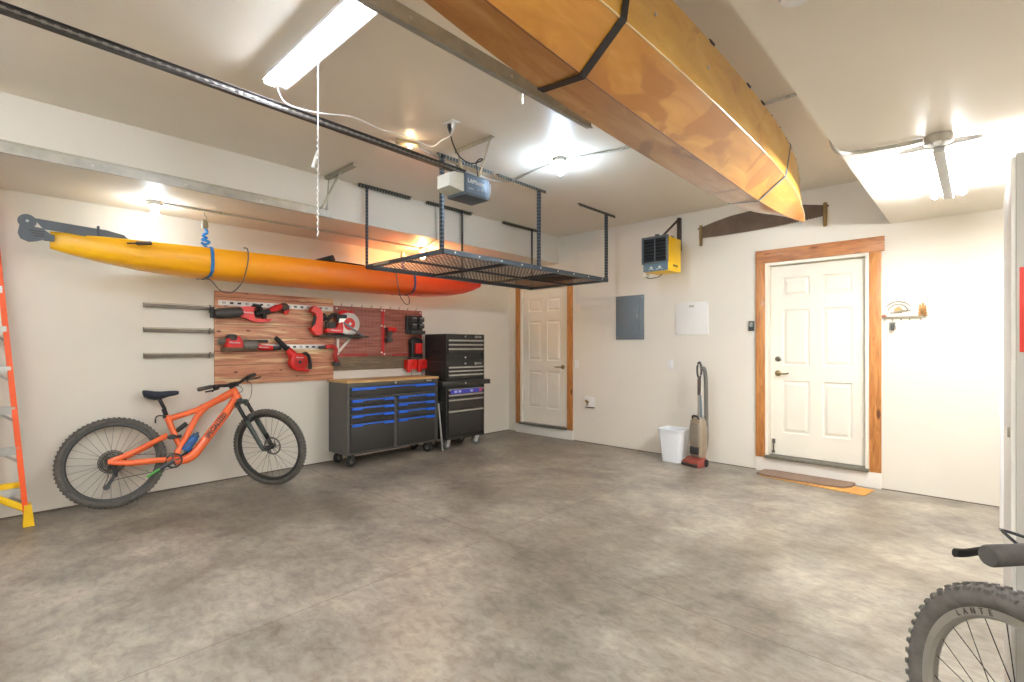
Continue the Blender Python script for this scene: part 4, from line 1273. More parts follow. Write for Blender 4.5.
MB().b2((-WB_ + .02, .03, .28), (-.02, .05, .33), .004).build('rear_crossbar', YELLOW_M, t)
for xx in (-.2, -WB_ + .2):
    MB().tube([(xx, .10, .02), ((xx + WB_ / 2) * .7 - WB_ / 2, .275, LT - .1)], .018, 8, sx=.6).build('rear_rail', ORANGE_LADDER_M, t)
MB().b2((-WB_ / 2 - .13, .20, LT - .02), (-WB_ / 2 + .13, .315, LT + .035), .01).build('top_cap', YELLOW_M, t)

# ------------------------------------------------------------------ plastic kayak hung under the left soffit
k = NT('rotomolded_fade', .38)
sx = k.add('ShaderNodeSeparateXYZ')
k.link(k.tc.outputs['Object'], sx.inputs[0])
nz = k.noise(k.mapping((1.2, 1, 2.5)), 1.2, 4, .5)
pos = k.math('ADD', k.math('MULTIPLY', sx.outputs[0], 1 / 4.4), k.math('MULTIPLY', k.math('SUBTRACT', nz, .5), .16))
c = k.ramp(k.math('ADD', pos, .5), [(.0, 'ffc409'), (.2, 'ffb20d'), (.42, 'f78f16'), (.62, 'f06a17'), (.8, 'ea4a18'), (1.0, 'dd2c1b')])
k.link(c, k.b.inputs['Base Color'])
k.b.inputs['Coat Weight'].default_value = .15
FADE_M = k.m
KX0, KX1 = .36, 4.86
t = thing('kayak', 'yellow-to-red plastic kayak slung under the left soffit', 'kayak', (-5.20, (KX0 + KX1) / 2, 2.13), 90)
Lh = (KX1 - KX0) / 2
XS = -Lh
def ksec(u):
    e = abs(u)
    hb = .30 * (1 - e ** 2.6) ** .8 if e < 1 else 0
    hb = max(hb, .03)
    if u < 0:       # stern, blunter and lower
        zb = -.150 + .125 * max(0, (e - .5) / .5) ** 2.4
        zt = .125 - .02 * e
    else:
        zb = -.150 + .035 * e + .185 * max(0, (e - .5) / .5) ** 2.6
        zt = .125 - .0 * e
    x = u * Lh
    q = []
    for yy, zz in ((-1, .45), (-.97, .75), (-.86, .95), (-.55, 1.0), (0, 1.03), (.55, 1.0), (.86, .95), (.97, .75), (1, .45), (.93, .18), (.72, .05), (.3, .0), (0, -.0), (-.3, .0), (-.72, .05), (-.93, .18)):
        q.append((x, yy * hb, zb + (zt - zb) * zz))
    return q
us = [-1, -.985, -.95, -.88, -.75, -.6, -.4, -.2, 0, .2, .4, .6, .75, .85, .92, .965, .99, 1]
MB().loft([ksec(u) for u in us]).build('hull', FADE_M, t, smooth=50)
MB().loft([[(.15 + dx, hy * math.cos(a), .135 + .02 * math.sin(a)) for a in [2 * math.pi * i / 10 for i in range(10)]] for dx, hy in ((-.26, .12), (-.2, .17), (0, .2), (.18, .17), (.24, .10))]).build('seat_pad', BLACK_M, t)
MB().box((-.05, 0, .165), (.05, .36, .07), (0, R(-25), 0), .015).build('seat_back', BLACK_M, t)
mb = MB()
mb.tube(smooth_path([(XS + .44, -.20, .055), (XS + .50, -.225, .06), (XS + .56, -.238, .068), (XS + .60, -.24, .075)]), [.006] * 6 + [.016] * 7 + [.016] * 5 + [.006], 8)
mb.build('side_handle', mat('handle_dark_brown', '51443c', .6), t)
# rudder, flipped up on the stern deck
RUD_M = mat('rudder_grey', '5a626a', .45, var=.06, scale=20)
RZ = .13
blade = [(XS - .10, RZ + .05), (XS + .1, RZ + .04), (XS + .33, RZ + .03), (XS + .44, RZ + .01), (XS + .48, RZ - .03), (XS + .5, RZ - .055), (XS + .3, RZ - .05), (XS + .1, RZ - .03), (XS - .04, RZ - .025)]
rd = MB().prism([(x, -.075, z) for x, z in blade], (0, .012, 0)).build('rudder_blade', RUD_M, t)
MB().b2((XS + .27, -.08, RZ - .06), (XS + .285, -.05, RZ + .055), .002).build('blade_strap', mat('strap_dark', '47505a', .6), rd)
mb = MB()
mb.lathe([(.001, -.012), (.05, -.012), (.052, 0), (.05, .012), (.001, .012)], (XS - .13, -.07, RZ + .02), (0, 1, 0), 24)
for j in range(10):
    a = 2 * math.pi * j / 10
    mb.cyl((XS - .13 + .037 * math.cos(a), -.088, RZ + .02 + .037 * math.sin(a)), (XS - .13 + .037 * math.cos(a), -.08, RZ + .02 + .037 * math.sin(a)), .007, n=8)
mb.build('pivot_wheel', RUD_M, t)
MB().cyl((XS - .13, -.092, RZ + .02), (XS - .13, -.08, RZ + .02), .009, n=10).build('pivot_bolt', CHROME_M, t)
mb = MB()
mb.prism([(XS - .17, -.08, RZ - .01), (XS - .05, -.08, RZ - .02), (XS - .01, -.08, RZ - .05), (XS - .02, -.08, RZ - .09), (XS - .07, -.08, RZ - .115), (XS - .12, -.08, RZ - .13), (XS - .165, -.08, RZ - .11), (XS - .18, -.08, RZ - .07)], (0, .03, 0))
mb.box((XS - .01, -.05, RZ - .08), (.06, .05, .05), None, .006)
mb.build('rudder_housing', RUD_M, t)
for j in range(3):
    MB().b2((XS - .12 + .012 * j, -.084, RZ - .05 - .018 * j), (XS - .04, -.08, RZ - .042 - .018 * j)).build('housing_slot', DARKGREY_M, t)

# hoists: hook in the soffit, pulley, knotted rope, sling strap round the hull
def hoist(label, y, m, cord_dir, rope_col):
    h = thing('kayak_hoist', label, 'hoist', (-5.20, y, ZSL), 90, 'slings holding the plastic kayak')
    MB().tube(smooth_path([(0, -.02, 0), (0, -.02, -.03), (.012, -.02, -.045), (.014, -.02, -.065), (0, -.02, -.078), (-.012, -.02, -.066)]), .004, 6).build('hook', STEEL_M, h)
    MB().loft([rrect(.022, .012, -.08, .008, 3, -.02), rrect(.03, .016, -.13, .008, 3, -.02), rrect(.022, .012, -.16, .008, 3, -.02)]).build('pulley', STEEL_M, h)
    mb = MB()
    p = [(0, -.02, -.15), (.02, -.03, -.19), (-.02, -.03, -.22), (.02, -.02, -.24), (-.025, -.03, -.26), (.035, -.04, -.275), (.0, -.03, -.30), (-.03, -.04, -.29), (.02, -.02, -.33), (.01, -.02, -.36)]
    mb.tube(smooth_path(p, 5), .011, 8)
    mb.build('rope_knot', mat(rope_col, '2a83cf' if rope_col == 'rope_blue' else '5a5f9a', .7, var=.3, scale=120), h)
    # strap round the hull section at this place
    u = (y - (KX0 + KX1) / 2) / Lh
    sec = ksec(u)
    dz = 2.13 - ZSL
    loop = [(0, q[1] * 1.03, q[2] + dz + (.006 if q[2] > 0 else -.006)) for q in sec]
    zt_ = max(q[2] for q in loop)
    mb = MB()
    n_ = len(loop)
    W_ = .0135
    ringA = [mb.v((-W_, q[1], q[2])) for q in loop]; ringB = [mb.v((W_, q[1], q[2])) for q in loop]
    ringC = [mb.v((W_, q[1] * .985, q[2])) for q in loop]; ringD = [mb.v((-W_, q[1] * .985, q[2])) for q in loop]
    for i in range(n_):
        j = (i + 1) % n_
        mb.f([ringA[i], ringA[j], ringB[j], ringB[i]]); mb.f([ringB[i], ringB[j], ringC[j], ringC[i]])
        mb.f([ringC[i], ringC[j], ringD[j], ringD[i]]); mb.f([ringD[i], ringD[j], ringA[j], ringA[i]])
    mb.tube([(0, -.02, -.35), (0, loop[2][1] * .9, loop[2][2])], .011, 8)
    mb.build('sling_strap', m, h)
    zb_ = min(q[2] for q in loop)
    hb_ = max(q[1] for q in loop)
    mb = MB()
    s_ = cord_dir
    pth = [(-.01, -hb_ * .3, zb_), (s_ * .02, -hb_ * .6, zb_ - .03), (s_ * .07, -hb_ * .9, zb_ - .12), (s_ * .15, -hb_ * 1.02, zb_ - .13), (s_ * .23, -hb_ * 1.06, zb_ - .04), (s_ * .265, -hb_ * 1.1, zb_ + .08), (s_ * .285, -hb_ * 1.08, zb_ + .2), (s_ * .285, -hb_ * .98, zt_ + .0), (s_ * .27, -hb_ * .8, zt_ + .014)]
    mb.tube(smooth_path(pth, 6), .0055, 8)
    mb.build('tail_cord', mat('cord_grey_brown', '5f5a58', .6), h)
hoist('blue sling and hook holding the yellow stern half of the kayak', 1.40, BLUESTRAP_M, 1, 'rope_blue')
hoist('dark blue sling holding the red bow half of the kayak', 3.55, mat('navy_webbing', '3c4672', .7, var=.15, scale=90), -1, 'rope_violet')

# ------------------------------------------------------------------ wooden kayak hung under the ceiling
def plywood(name, stops, dark, seed):
    k = NT(name, .28)
    k.b.inputs['Coat Weight'].default_value = .6
    k.b.inputs['Coat Roughness'].default_value = .12
    g = k.noise(k.mapping((5, .9, 5), loc=(seed, 0, 0)), 2.2, 7, .6, .8)
    c = k.ramp(g, stops)
    st = k.noise(k.mapping((2.2, 1.3, 2.2), loc=(seed * 2, 1, 0)), 1.4, 3, .45, .9)
    c = k.mix(k.ramp(st, [(.60, (0, 0, 0, 1)), (.635, (.7, .7, .7, 1))]), c, rgb(dark))
    k.link(c, k.b.inputs['Base Color'])
    return k.m
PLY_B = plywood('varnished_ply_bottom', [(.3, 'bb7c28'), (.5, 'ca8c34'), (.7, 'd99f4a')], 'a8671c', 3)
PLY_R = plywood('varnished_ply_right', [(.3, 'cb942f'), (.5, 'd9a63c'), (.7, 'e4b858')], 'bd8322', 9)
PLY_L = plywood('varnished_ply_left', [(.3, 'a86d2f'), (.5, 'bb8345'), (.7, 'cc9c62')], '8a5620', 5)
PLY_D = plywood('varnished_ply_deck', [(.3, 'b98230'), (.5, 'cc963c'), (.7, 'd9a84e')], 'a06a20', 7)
Y0_, Y1_ = -.15, 5.06
rho = R(38)
e1 = Vector((math.cos(rho), 0, math.sin(rho))); e2 = Vector((-math.sin(rho), 0, math.cos(rho)))
WK0 = Vector((-1.01, 2.45, 2.44))
def wsec(Y, off=0):
    u = (Y - 2.7) / (2.36 if Y > 2.7 else 2.85)
    e = min(1, abs(u))
    bc = Vector((-1.012 - .008 * (Y - 2.45) - .0125 * max(0, Y - 2.45) ** 2, Y, 2.44)) - WK0
    w = .113 * (1 - e ** 2.8) + .004
    b = .268 * (1 - e ** 2.9) ** .95 + .008
    h = .135 + .03 * e ** 2
    rk = .05 * e ** 3
    lc = bc - e1 * (w + off) + e2 * (rk - off); rc = bc + e1 * (w + off) + e2 * (rk - off)
    sl = bc - e1 * (b + off) + e2 * (h - off * .3); sr = bc + e1 * (b + off) + e2 * (h - off * .3)
    dk = bc + e2 * (h + (.09 * (1 - e ** 2)) + .004)
    return sl, lc, rc, sr, dk
t = thing('wooden_kayak', 'long varnished plywood kayak slung overhead under the ceiling', 'kayak', WK0)
Ys = [Y0_ + (Y1_ - Y0_) * (0.5 - .5 * math.cos(math.pi * i / 40)) for i in range(41)]
def strip(a, b, th=.006):
    mb = MB()
    secs = []
    for Y in Ys:
        s_ = wsec(Y)
        bc = (s_[0] + s_[3]) / 2 + e2 * .02
        p, q = s_[a], s_[b]
        m_ = (p + q) / 2
        inn = (bc - m_)
        if inn.length > 1e-6: inn.normalize()
        secs.append([p, p.lerp(q, .5), q, q + inn * th, p + inn * th])
    mb.loft(secs)
    return mb
strip(0, 1).build('side_panel', PLY_L, t, smooth=25)
strip(1, 2).build('bottom_panel', PLY_B, t, smooth=25)
strip(2, 3).build('side_panel', PLY_R, t, smooth=25)
mb = MB()
mb.loft([[wsec(Y)[3], wsec(Y)[4], wsec(Y)[0]] for Y in Ys], closed_ring=False)
mb.build('deck', PLY_D, t, smooth=25)
mb = MB()
mb.tube([wsec(Y)[2] + e1 * .001 - e2 * .001 for Y in Ys[6:]], .004, 6)
mb.build('chine_seam', mat('seam_pale', 'e8cf9a', .2, coat=.5), t)
mb = MB()
mb.tube([wsec(Y)[1] - e1 * .001 - e2 * .001 for Y in Ys[2:]], .003, 6)
mb.build('chine_seam', mat('seam_dark', '7d4a1b', .3), t)
mb = MB()
ck = []
for i in range(24):
    a = 2 * math.pi * i / 24
    Y = 2.1 + .42 * math.cos(a)
    s_ = wsec(Y)
    f_ = .19 * math.sin(a)
    ck.append(s_[4] + e1 * f_ - e2 * (abs(f_) * .25 - .02))
mb.tube(ck, .016, 8, True)
mb.build('cockpit_rim', BLACK_M, t)
for Y in (1.75, 2.25, 2.75, 3.0, 3.2, 3.4, 3.6, 3.8, 4.0, 4.2, 4.4, 4.6):
    s_ = wsec(Y)
    big_ = Y < 3.1
    MB().box(s_[3] + e2 * .004, (.014 if big_ else .008, .05 if big_ else .010, .014 if big_ else .008), (0, -rho, 0), .003).build('deck_fitting', BLACK_M, t)
for Y in (1.75, 2.25):
    s_ = wsec(Y)
    p = s_[2].lerp(s_[3], .52) + Vector((.004, 0, -.003))
    MB().ell(p, (.005, .008, .008), 8, 6).build('side_screw', CHROME_M, t)
def kstrap(label, Y, w, m, up_l=True):
    s_ = wsec(Y, .005)
    h = thing('kayak_strap', label, 'strap', WK0 + Vector((0, Y - WK0.y, 0)), 0, 'straps under the wooden kayak')
    d_ = Vector((0, Y - WK0.y, 0))
    P = [q - d_ for q in s_[:4]]
    ceil_ = ZC - WK0.z
    path = [Vector((P[0].x * .5 + P[3].x * .5 - .13, 0, ceil_))] + P + [Vector((P[3].x - (.0 if w > .03 else .22), 0, ceil_))]
    mb = MB()
    rings = []
    for i, p in enumerate(path):
        tdir = (path[min(i + 1, len(path) - 1)] - path[max(i - 1, 0)]).normalized()
        nn = Vector((-tdir.z, 0, tdir.x))
        rings.append([mb.v(p + Vector((0, -w / 2, 0)) + nn * .0015), mb.v(p + Vector((0, w / 2, 0)) + nn * .0015), mb.v(p + Vector((0, w / 2, 0)) - nn * .0015), mb.v(p + Vector((0, -w / 2, 0)) - nn * .0015)])
    mb.skin(rings)
    mb.build('webbing', m, h, smooth=0)
    for p in (path[0], path[-1]):
        MB().b2((p.x - .02, -.03, ceil_ - .008), (p.x + .02, .03, ceil_)).build('ceiling_anchor', STEEL_M, h)
kstrap('black webbing strap under the middle of the wooden kayak', 1.55, .038, mat('black_webbing', '2a2320', .7, var=.15, scale=90))
kstrap('thin blue strap under the bow of the wooden kayak', 3.72, .016, mat('steel_blue_webbing', '456a86', .6, var=.15, scale=90))

# ------------------------------------------------------------------ garage door tracks and opener
def track(label, x, y0, y1, z, hang_x0, hang_x1):
    t = thing('door_track', label, 'garage door track', (x, y1, z), 0)
    L_ = y1 - y0
    mb = MB()
    mb.b2((.026, -L_, 0), (.030, 0, .06))
    mb.b2((0, -L_, .0), (.028, 0, .003)); mb.b2((0, -L_, .057), (.028, 0, .06))
    mb.b2((.0, -L_, .0), (.002, 0, .012)); mb.b2((.0, -L_, .046), (.002, 0, .06)); mb.b2((.028, -L_, -.006), (.038, 0, .0))
    mb.build('track_channel', TRACK_M, t)
    mb = MB()
    mb.b2((-.035, -L_, .05), (-.002, -.02, .054)); mb.b2((-.006, -L_, .03), (-.002, -.02, .085))
    mb.build('track_angle', STEEL_M, t)
    for i in range(4):
        MB().cyl((.0, -.08 - i * .55, .028), (.032, -.08 - i * .55, .028), .008, n=8).build('track_bolt', CHROME_M, t)
    return t
t = track('left garage door track running under the ceiling above the kayak', -4.46, YF, 2.25, 2.565, 0, 0)
top = ZC - 2.565
MB().b2((-.1, -.018, top - .03), (.45, .018, top), .002).b2((-.1, .015, top - .035), (.45, .019, top)).build('ceiling_angle', STEEL_M, t)
MB().tube([(.0, -.04, .05), (-.03, 0, top - .02)], .014, 8, sx=.3).build('hanger_strut', STEEL_M, t)
MB().tube([(.0, -.10, .05), (.2, 0, top - .02)], .014, 8, sx=.3).build('hanger_strut', STEEL_M, t)
t = track('right garage door track running beside the wooden kayak', -1.57, YF, 2.27, 2.545, 0, 0)
top = ZC - 2.545
for yy in (-.52,):
    MB().b2((-.006, yy - .004, -.05), (.006, yy, top), .001).build('hanger_strap', STEEL_M, t)

# opener
t = thing('garage_door_opener', 'grey garage door opener head with white light lens on its rail', 'door opener', (-2.92, 2.48, 2.50))
# local: box y 0..0.26, rail to -y
OG = mat('opener_grey', '55616b', .45, .2, var=.06, scale=10)
MB().b2((-.105, 0, 0), (.105, .26, .165), .012).build('housing', OG, t)
MB().b2((.105, .015, .02), (.1085, .225, .155), .004).build('side_face', mat('opener_blue_grey', '66788a', .4, .2), t)
tx = Matrix.Translation((.1092, .115, .108)) @ Matrix(((0, 0, 1, 0), (1, 0, 0, 0), (0, 1, 0, 0), (0, 0, 0, 1)))
text('LiftMaster', .046, t, tx, LETTER_W, squeeze=.95)
tx = Matrix.Translation((.1092, .06, .052)) @ Matrix(((0, 0, 1, 0), (1, 0, 0, 0), (0, 1, 0, 0), (0, 0, 0, 1)))
MB().b2((.1085, .035, .045), (.1095, .085, .058)).build('badge_strip', mat('badge_pale', '9aa3aa', .5), t)
for yy in (.13, .165, .205):
    MB().b2((.1085, yy, .05), (.1098, yy + .012, .066)).build('button_mark', mat('badge_pale', '9aa3aa', .5), t)
MB().b2((.06, .258, .03), (.107, .27, .14), .005).build('end_cap', mat('cap_pale', 'c8ced2', .4), t)
mb = MB()
mb.loft([[(-.095, .0, .02), (.095, 0, .02), (.095, 0, .155), (-.095, 0, .155)], [(-.09, -.09, .03), (.09, -.09, .03), (.09, -.09, .15), (-.09, -.09, .15)], [(-.07, -.12, .045), (.07, -.12, .045), (.07, -.12, .14), (-.07, -.12, .14)]])
mb.build('light_lens', mat('lens_milky', 'd8d6c8', .35, trans=.15), t)
# rail
x0, y0, z0 = .03, YF - 2.48 + .05, .235
rail = MB()
dirr = Vector((x0, y0, z0)) - Vector((-.0, .10, .185))
c = (Vector((x0, y0, z0)) + Vector((0, .10, .185))) / 2
yaw = math.atan2(dirr.x, -dirr.y)
q = Matrix.Rotation(yaw, 3, 'Z') @ Matrix.Rotation(math.atan2(dirr.z, -dirr.y) * -1, 3, 'X')
rail.box(c, (.034, dirr.length, .006), q)
rail.box(c + Vector((0, 0, .018)), (.006, dirr.length, .036), q)
rail.box(c + Vector((0, 0, .036)), (.026, dirr.length, .004), q)
rail.build('opener_rail', mat('rail_dark_steel', '4a4642', .45, .5, var=.1, scale=20), t)
mb = MB()
for i in range(100):
    f = .02 + .96 * i / 100
    mb.box(Vector((0, .10, .185)).lerp(Vector((x0, y0, z0)), f) + Vector((.012, 0, .012)), (.012, .018, .012), q)
mb.tube([Vector((.012, .10, .197)), Vector((x0 + .012, y0, z0 + .012))], .004, 6)
mb.build('drive_chain', mat('chain_pale', '8d887f', .4, .7), t)
# ceiling angle and straps that carry the opener
top = ZC - 2.50
MB().b2((-.24, .195, top - .03), (.19, .20, top)).b2((-.24, .195, top - .004), (.19, .235, top)).build('ceiling_angle', STEEL_M, t)
for xa, xb_ in ((-.21, -.08), (.17, .08)):
    MB().tube([(xa, .2, top - .02), (xb_, .17, .16)], .013, 8, sx=.25).build('hanger_strap', STEEL_M, t)

# ------------------------------------------------------------------ overhead storage rack
RX0, RX1, RY0, RY1, RZ_ = -4.50, -3.29, 2.655, 5.19, 2.155
t = thing('overhead_rack', 'black steel overhead storage rack with wire deck hung from ceiling', 'storage rack', ((RX0 + RX1) / 2, (RY0 + RY1) / 2, RZ_))
hx, hy = (RX1 - RX0) / 2, (RY1 - RY0) / 2
def perforated(name, c1, c2, axis):
    k = NT(name, .45)
    k.b.inputs['Metallic'].default_value = .3
    sx = k.add('ShaderNodeSeparateXYZ')
    k.link(k.tc.outputs['Object'], sx.inputs[0])
    fr = k.math('FRACT', k.math('MULTIPLY', sx.outputs[axis], 1 / .034))
    c = k.ramp(fr, [(.0, c1), (.62, c1), (.7, c2), (.92, c2)])
    k.link(c, k.b.inputs['Base Color'])
    return k.m
POST_M = perforated('perforated_post', '2c333a', '64686b', 2)
PBR_M = perforated('perforated_strip', '2f3133', '8d8672', 1)
for yy, y_a, y_b in ((-hy, -.10, .53), (0, -.53, .15), (hy, -.58, .11)):
    for sx_, xx in ((-1, -hx), (1, hx)):
        mb = MB()
        s_ = -sx_
        mb.b2((xx, yy - .015, 0), (xx + s_ * .003, yy + .015, ZC - RZ_ - .003))
        mb.b2((xx, yy - .015, 0), (xx + s_ * .03, yy - .012, ZC - RZ_ - .003))
        mb.build('post', POST_M, t)
        a_, b_ = y_a, y_b
        if sx_ == 1 and yy == 0: a_, b_ = -.61, .10
        if sx_ == 1 and yy == -hy: a_, b_ = -.05, .60
        if yy == hy and sx_ == 1: a_, b_ = -.58, .18
        mb = MB()
        mb.b2((xx - .003, yy + a_, ZC - RZ_ - .03), (xx, yy + b_, ZC - RZ_))
        mb.b2((xx - .003, yy + a_, ZC - RZ_ - .003), (xx + .03 * s_, yy + b_, ZC - RZ_))
        mb.build('ceiling_bracket', PBR_M, t)
for xx in (-hx, hx):
    MB().b2((xx - .016, -hy, -.02), (xx + .016, hy, .025), .003).build('side_beam', GREYSTEEL_M, t)
for yy in (-hy, -hy / 3, hy / 3, hy):
    MB().b2((-hx, yy - .016, -.015), (hx, yy + .016, .015), .003).build('cross_beam', GREYSTEEL_M if abs(yy) == hy else BLACKSTEEL_M, t)
MB().b2((-.012, -hy, -.012), (.012, hy, .010), .002).build('center_beam', BLACKSTEEL_M, t)
mb = MB()
n = 24
for i in range(n + 1):
    x = -hx + 2 * hx * i / n
    mb.b2((x - .0022, -hy, .015), (x + .0022, hy, .0194))
n = 50
for i in range(n + 1):
    y = -hy + 2 * hy * i / n
    mb.b2((-hx, y - .0022, .0194), (hx, y + .0022, .0238))
mb.build('wire_deck', mat('deck_wire', '57504a', .45, .4), t, smooth=0)
for xx in (-hx, hx):
    for yy in [-hy + .12 + i * .285 for i in range(9)]:
        s_ = 1 if xx > 0 else -1
        MB().cyl((xx + s_ * .014, yy, .004), (xx + s_ * .02, yy, .004), .008, n=8).build('beam_bolt', mat('bolt_pale', 'd0cfca', .4, .4), t)
MB().b2((-hx + .15, -hy - .0185, -.008), (-hx + .42, -hy - .0165, .012)).build('beam_label', mat('label_tan', '9c9284', .6), t)

# flat cardboard lying on the deck and short board hanging near the far corner
t = tag(MB().b2((-.3, -.24, 0), (.3, .24, .02), .002).build('brown_board', wood('brown_board_wood', [(.3, '6d4a30'), (.7, '8d6340')], 3, .6, (1, 8, 8)), None, (-3.72, 4.72, RZ_ + .025)), 'flat brown board resting on the far end of the overhead rack', 'board')

# ------------------------------------------------------------------ lamps, conduits and cords
CONDUIT_M = mat('conduit_grey', 'c3c0b6', .45, .2, var=.08, scale=30)
def bulb_lamp(name, label, loc, bulb_m, rb=.032):
    t = thing(name, label, 'lamp', loc)
    MB().lathe([(.001, 0), (.055, 0), (.058, -.008), (.058, -.035), (.05, -.04), (.001, -.04)], (0, 0, 0), (0, 0, 1), 24).build('junction_box', CONDUIT_M, t)
    MB().lathe([(.045, -.04), (.045, -.05), (.028, -.07), (.024, -.085), (.001, -.085)], (0, 0, 0), (0, 0, 1), 20).build('socket', WHITEP_M, t)
    MB().lathe([(.001, -.14), (rb * .6, -.135), (rb * .95, -.12), (rb, -.105), (rb * .8, -.09), (rb * .45, -.078), (.001, -.076)], (0, 0, 0), (0, 0, 1), 20).build('bulb', bulb_m, t)
    return t
bulb_lamp('ceiling_bulb', 'bright bare cool-white bulb in middle of the main ceiling', (-2.64, 3.42, ZC), BULB_M)
bulb_lamp('ceiling_bulb', 'bare cool-white bulb under left soffit over the yellow stern', (-5.13, 1.01, ZSL), BULB_S_M)
bulb_lamp('ceiling_bulb', 'bare warm orange-glowing bulb under left soffit by the overhead rack', (-5.07, 3.77, ZSL), BULB_WARM_M)

t = thing('sensor_lamp', 'small flat beige lamp with a warm glow on the main ceiling', 'lamp', (-3.29, 2.30, ZC), 65)
MB().b2((-.09, -.025, -.03), (.09, .025, 0), .006).build('lamp_base', mat('lamp_beige', 'b8a684', .5), t)
MB().lathe([(.001, -.052), (.014, -.048), (.018, -.036), (.012, -.03)], (.02, 0, 0), (0, 0, 1), 14).build('bulb', BULB_SMALL_M, t)

def conduit(name, label, pts, r=.009, m=None, cat='conduit', clips=()):
    o = Vector(pts[0])
    t = thing(name, label, cat, o)
    MB().tube([Vector(p) - o for p in pts], r, 10).build('pipe' if cat == 'conduit' else 'cord', m or CONDUIT_M, t)
    for c in clips:
        MB().box(Vector(c) - o, (.03, .018, .014), None, .003).build('pipe_clip', STEEL_M, t)
zc = ZC - .012
conduit('conduit', 'grey conduit on the ceiling from beige lamp to the bare bulb', smooth_path([(-3.30, 2.40, zc), (-3.36, 2.62, zc), (-3.44, 3.2, zc), (-3.36, 3.5, zc), (-3.0, 3.47, zc), (-2.70, 3.43, zc)], 6), clips=((-3.4, 2.9, zc),))
conduit('conduit', 'grey conduit on the ceiling running from the bare bulb behind the wooden kayak', [(-2.58, 3.44, zc), (-2.11, 3.58, zc), (-1.6, 3.57, zc), (-.86, 3.56, zc), (-.622, 3.56, zc)], clips=((-2.11, 3.58, zc), (-.9, 3.56, zc)))
zl = ZSL - .012
conduit('conduit', 'long grey conduit under left soffit joining its two bulbs', [(-5.10, 1.05, zl), (-5.07, 2.2, zl), (-5.06, 3.72, zl)], .010, clips=((-5.07, 1.5, zl), (-5.07, 2.4, zl), (-5.06, 3.2, zl)))
conduit('conduit', 'short grey conduit bending up the soffit face by the rack', smooth_path([(-5.02, 3.75, zl), (-4.75, 3.66, zl), (-4.56, 3.58, zl), (-4.528, 3.56, zl + .04), (-4.528, 3.55, ZC - .1), (-4.528, 3.54, ZC)], 6), .009)
zr = ZSR - .014
conduit('conduit', 'bent grey conduit on the right lowered ceiling leading to its light', smooth_path([(XSR - .012, 3.34, ZSR + .12), (XSR - .012, 3.36, ZSR + .03), (-.60, 3.42, zr - .01), (-.54, 3.52, zr), (-.40, 3.56, zr), (-.23, 3.58, zr)], 8), .012)

# ceiling outlet with cords
t = thing('ceiling_outlet', 'white ceiling outlet with a black plug beside the opener', 'outlet', (-2.79, 2.33, ZC))
MB().b2((-.058, -.037, -.006), (.058, .037, 0), .003).build('cover_plate', WHITEP_M, t)
MB().lathe([(.016, -.006), (.016, -.03), (.008, -.06), (.001, -.06)], (-.02, 0, 0), (0, 0, 1), 12).build('black_plug', BLACK_M, t)
MB().lathe([(.016, -.006), (.016, -.03), (.008, -.06), (.001, -.06)], (.02, 0, 0), (0, 0, 1), 12).build('white_plug', WHITEP_M, t)
conduit('power_cord', 'black power cord curling from ceiling outlet down to the opener', smooth_path([(-2.81, 2.33, ZC - .06), (-2.83, 2.38, ZC - .13), (-2.86, 2.47, ZC - .19), (-2.84, 2.56, ZC - .22), (-2.80, 2.62, ZC - .20), (-2.79, 2.64, ZC - .18), (-2.82, 2.64, ZC - .17), (-2.84, 2.62, ZC - .20), (-2.84, 2.63, ZC - .26), (-2.85, 2.65, 2.67)], 6), .005, BLACK_M, 'cord')
conduit('power_cord', 'white power cord draped from tube light to the ceiling outlet', smooth_path([(-3.08, 1.21, ZC - .03), (-3.16, 1.30, ZC - .10), (-3.14, 1.5, ZC - .10), (-3.15, 1.75, ZC - .04), (-3.20, 2.0, ZC - .03), (-3.18, 2.2, ZC - .02), (-3.16, 2.37, ZC - .045), (-3.08, 2.40, ZC - .07), (-2.95, 2.37, ZC - .07), (-2.83, 2.34, ZC - .09), (-2.77, 2.33, ZC - .06)], 6), .005, WHITEP_M, 'cord')

# left tube light (runs along x)
t = thing('tube_light', 'bright long white tube light on the main ceiling', 'ceiling light', (-2.47, 1.205, ZC))
MB().b2((-.61, -.055, -.03), (.75, .055, 0), .004).build('fixture_body', mat('fixture_white', 'e8e8ea', .4), t)
MB().loft([[(x, -.01, -.031), (x, -.005, -.045), (x, .068, -.058), (x, .07, -.054), (x, .02, -.03)] for x in (-.61, .75)]).build('reflector', MATS['fixture_white'], t)
MB().loft([[(x, -.075, -.050), (x, -.071, -.050), (x, -.05, -.03), (x, -.054, -.03)] for x in (-.61, .75)]).build('reflector', MATS['fixture_white'], t)
MB().tube([(-.595, -.035, -.052), (.735, -.035, -.052)], .0185, 14).build('lit_tube', TUBE_L_M, t)
for xx in (-.61, .74):
    MB().b2((xx - .005, -.065, -.072), (xx + .01, -.005, -.03), .003).build('end_socket', WHITEP_M, t)
t = thing('pull_chain', 'thin twisted white pull cord with a small tag hanging from tube light', 'pull cord', (-2.444, 1.166, 2.90))
mb = MB()
pts = []
for i in range(160):
    z = -.99 * i / 159
    tw = .0035 if z < -.48 else .0008
    pts.append((tw * math.cos(i * 1.3), tw * math.sin(i * 1.3), z))
mb.tube(pts, .0036, 6)
mb.build('cord', mat('cord_white', 'e4e2de', .6), t)
MB().tube([(-.01, 0, -.56), (-.035, -.01, -.635)], [.005, .009], 8).build('pull_tag', WHITEP_M, t)

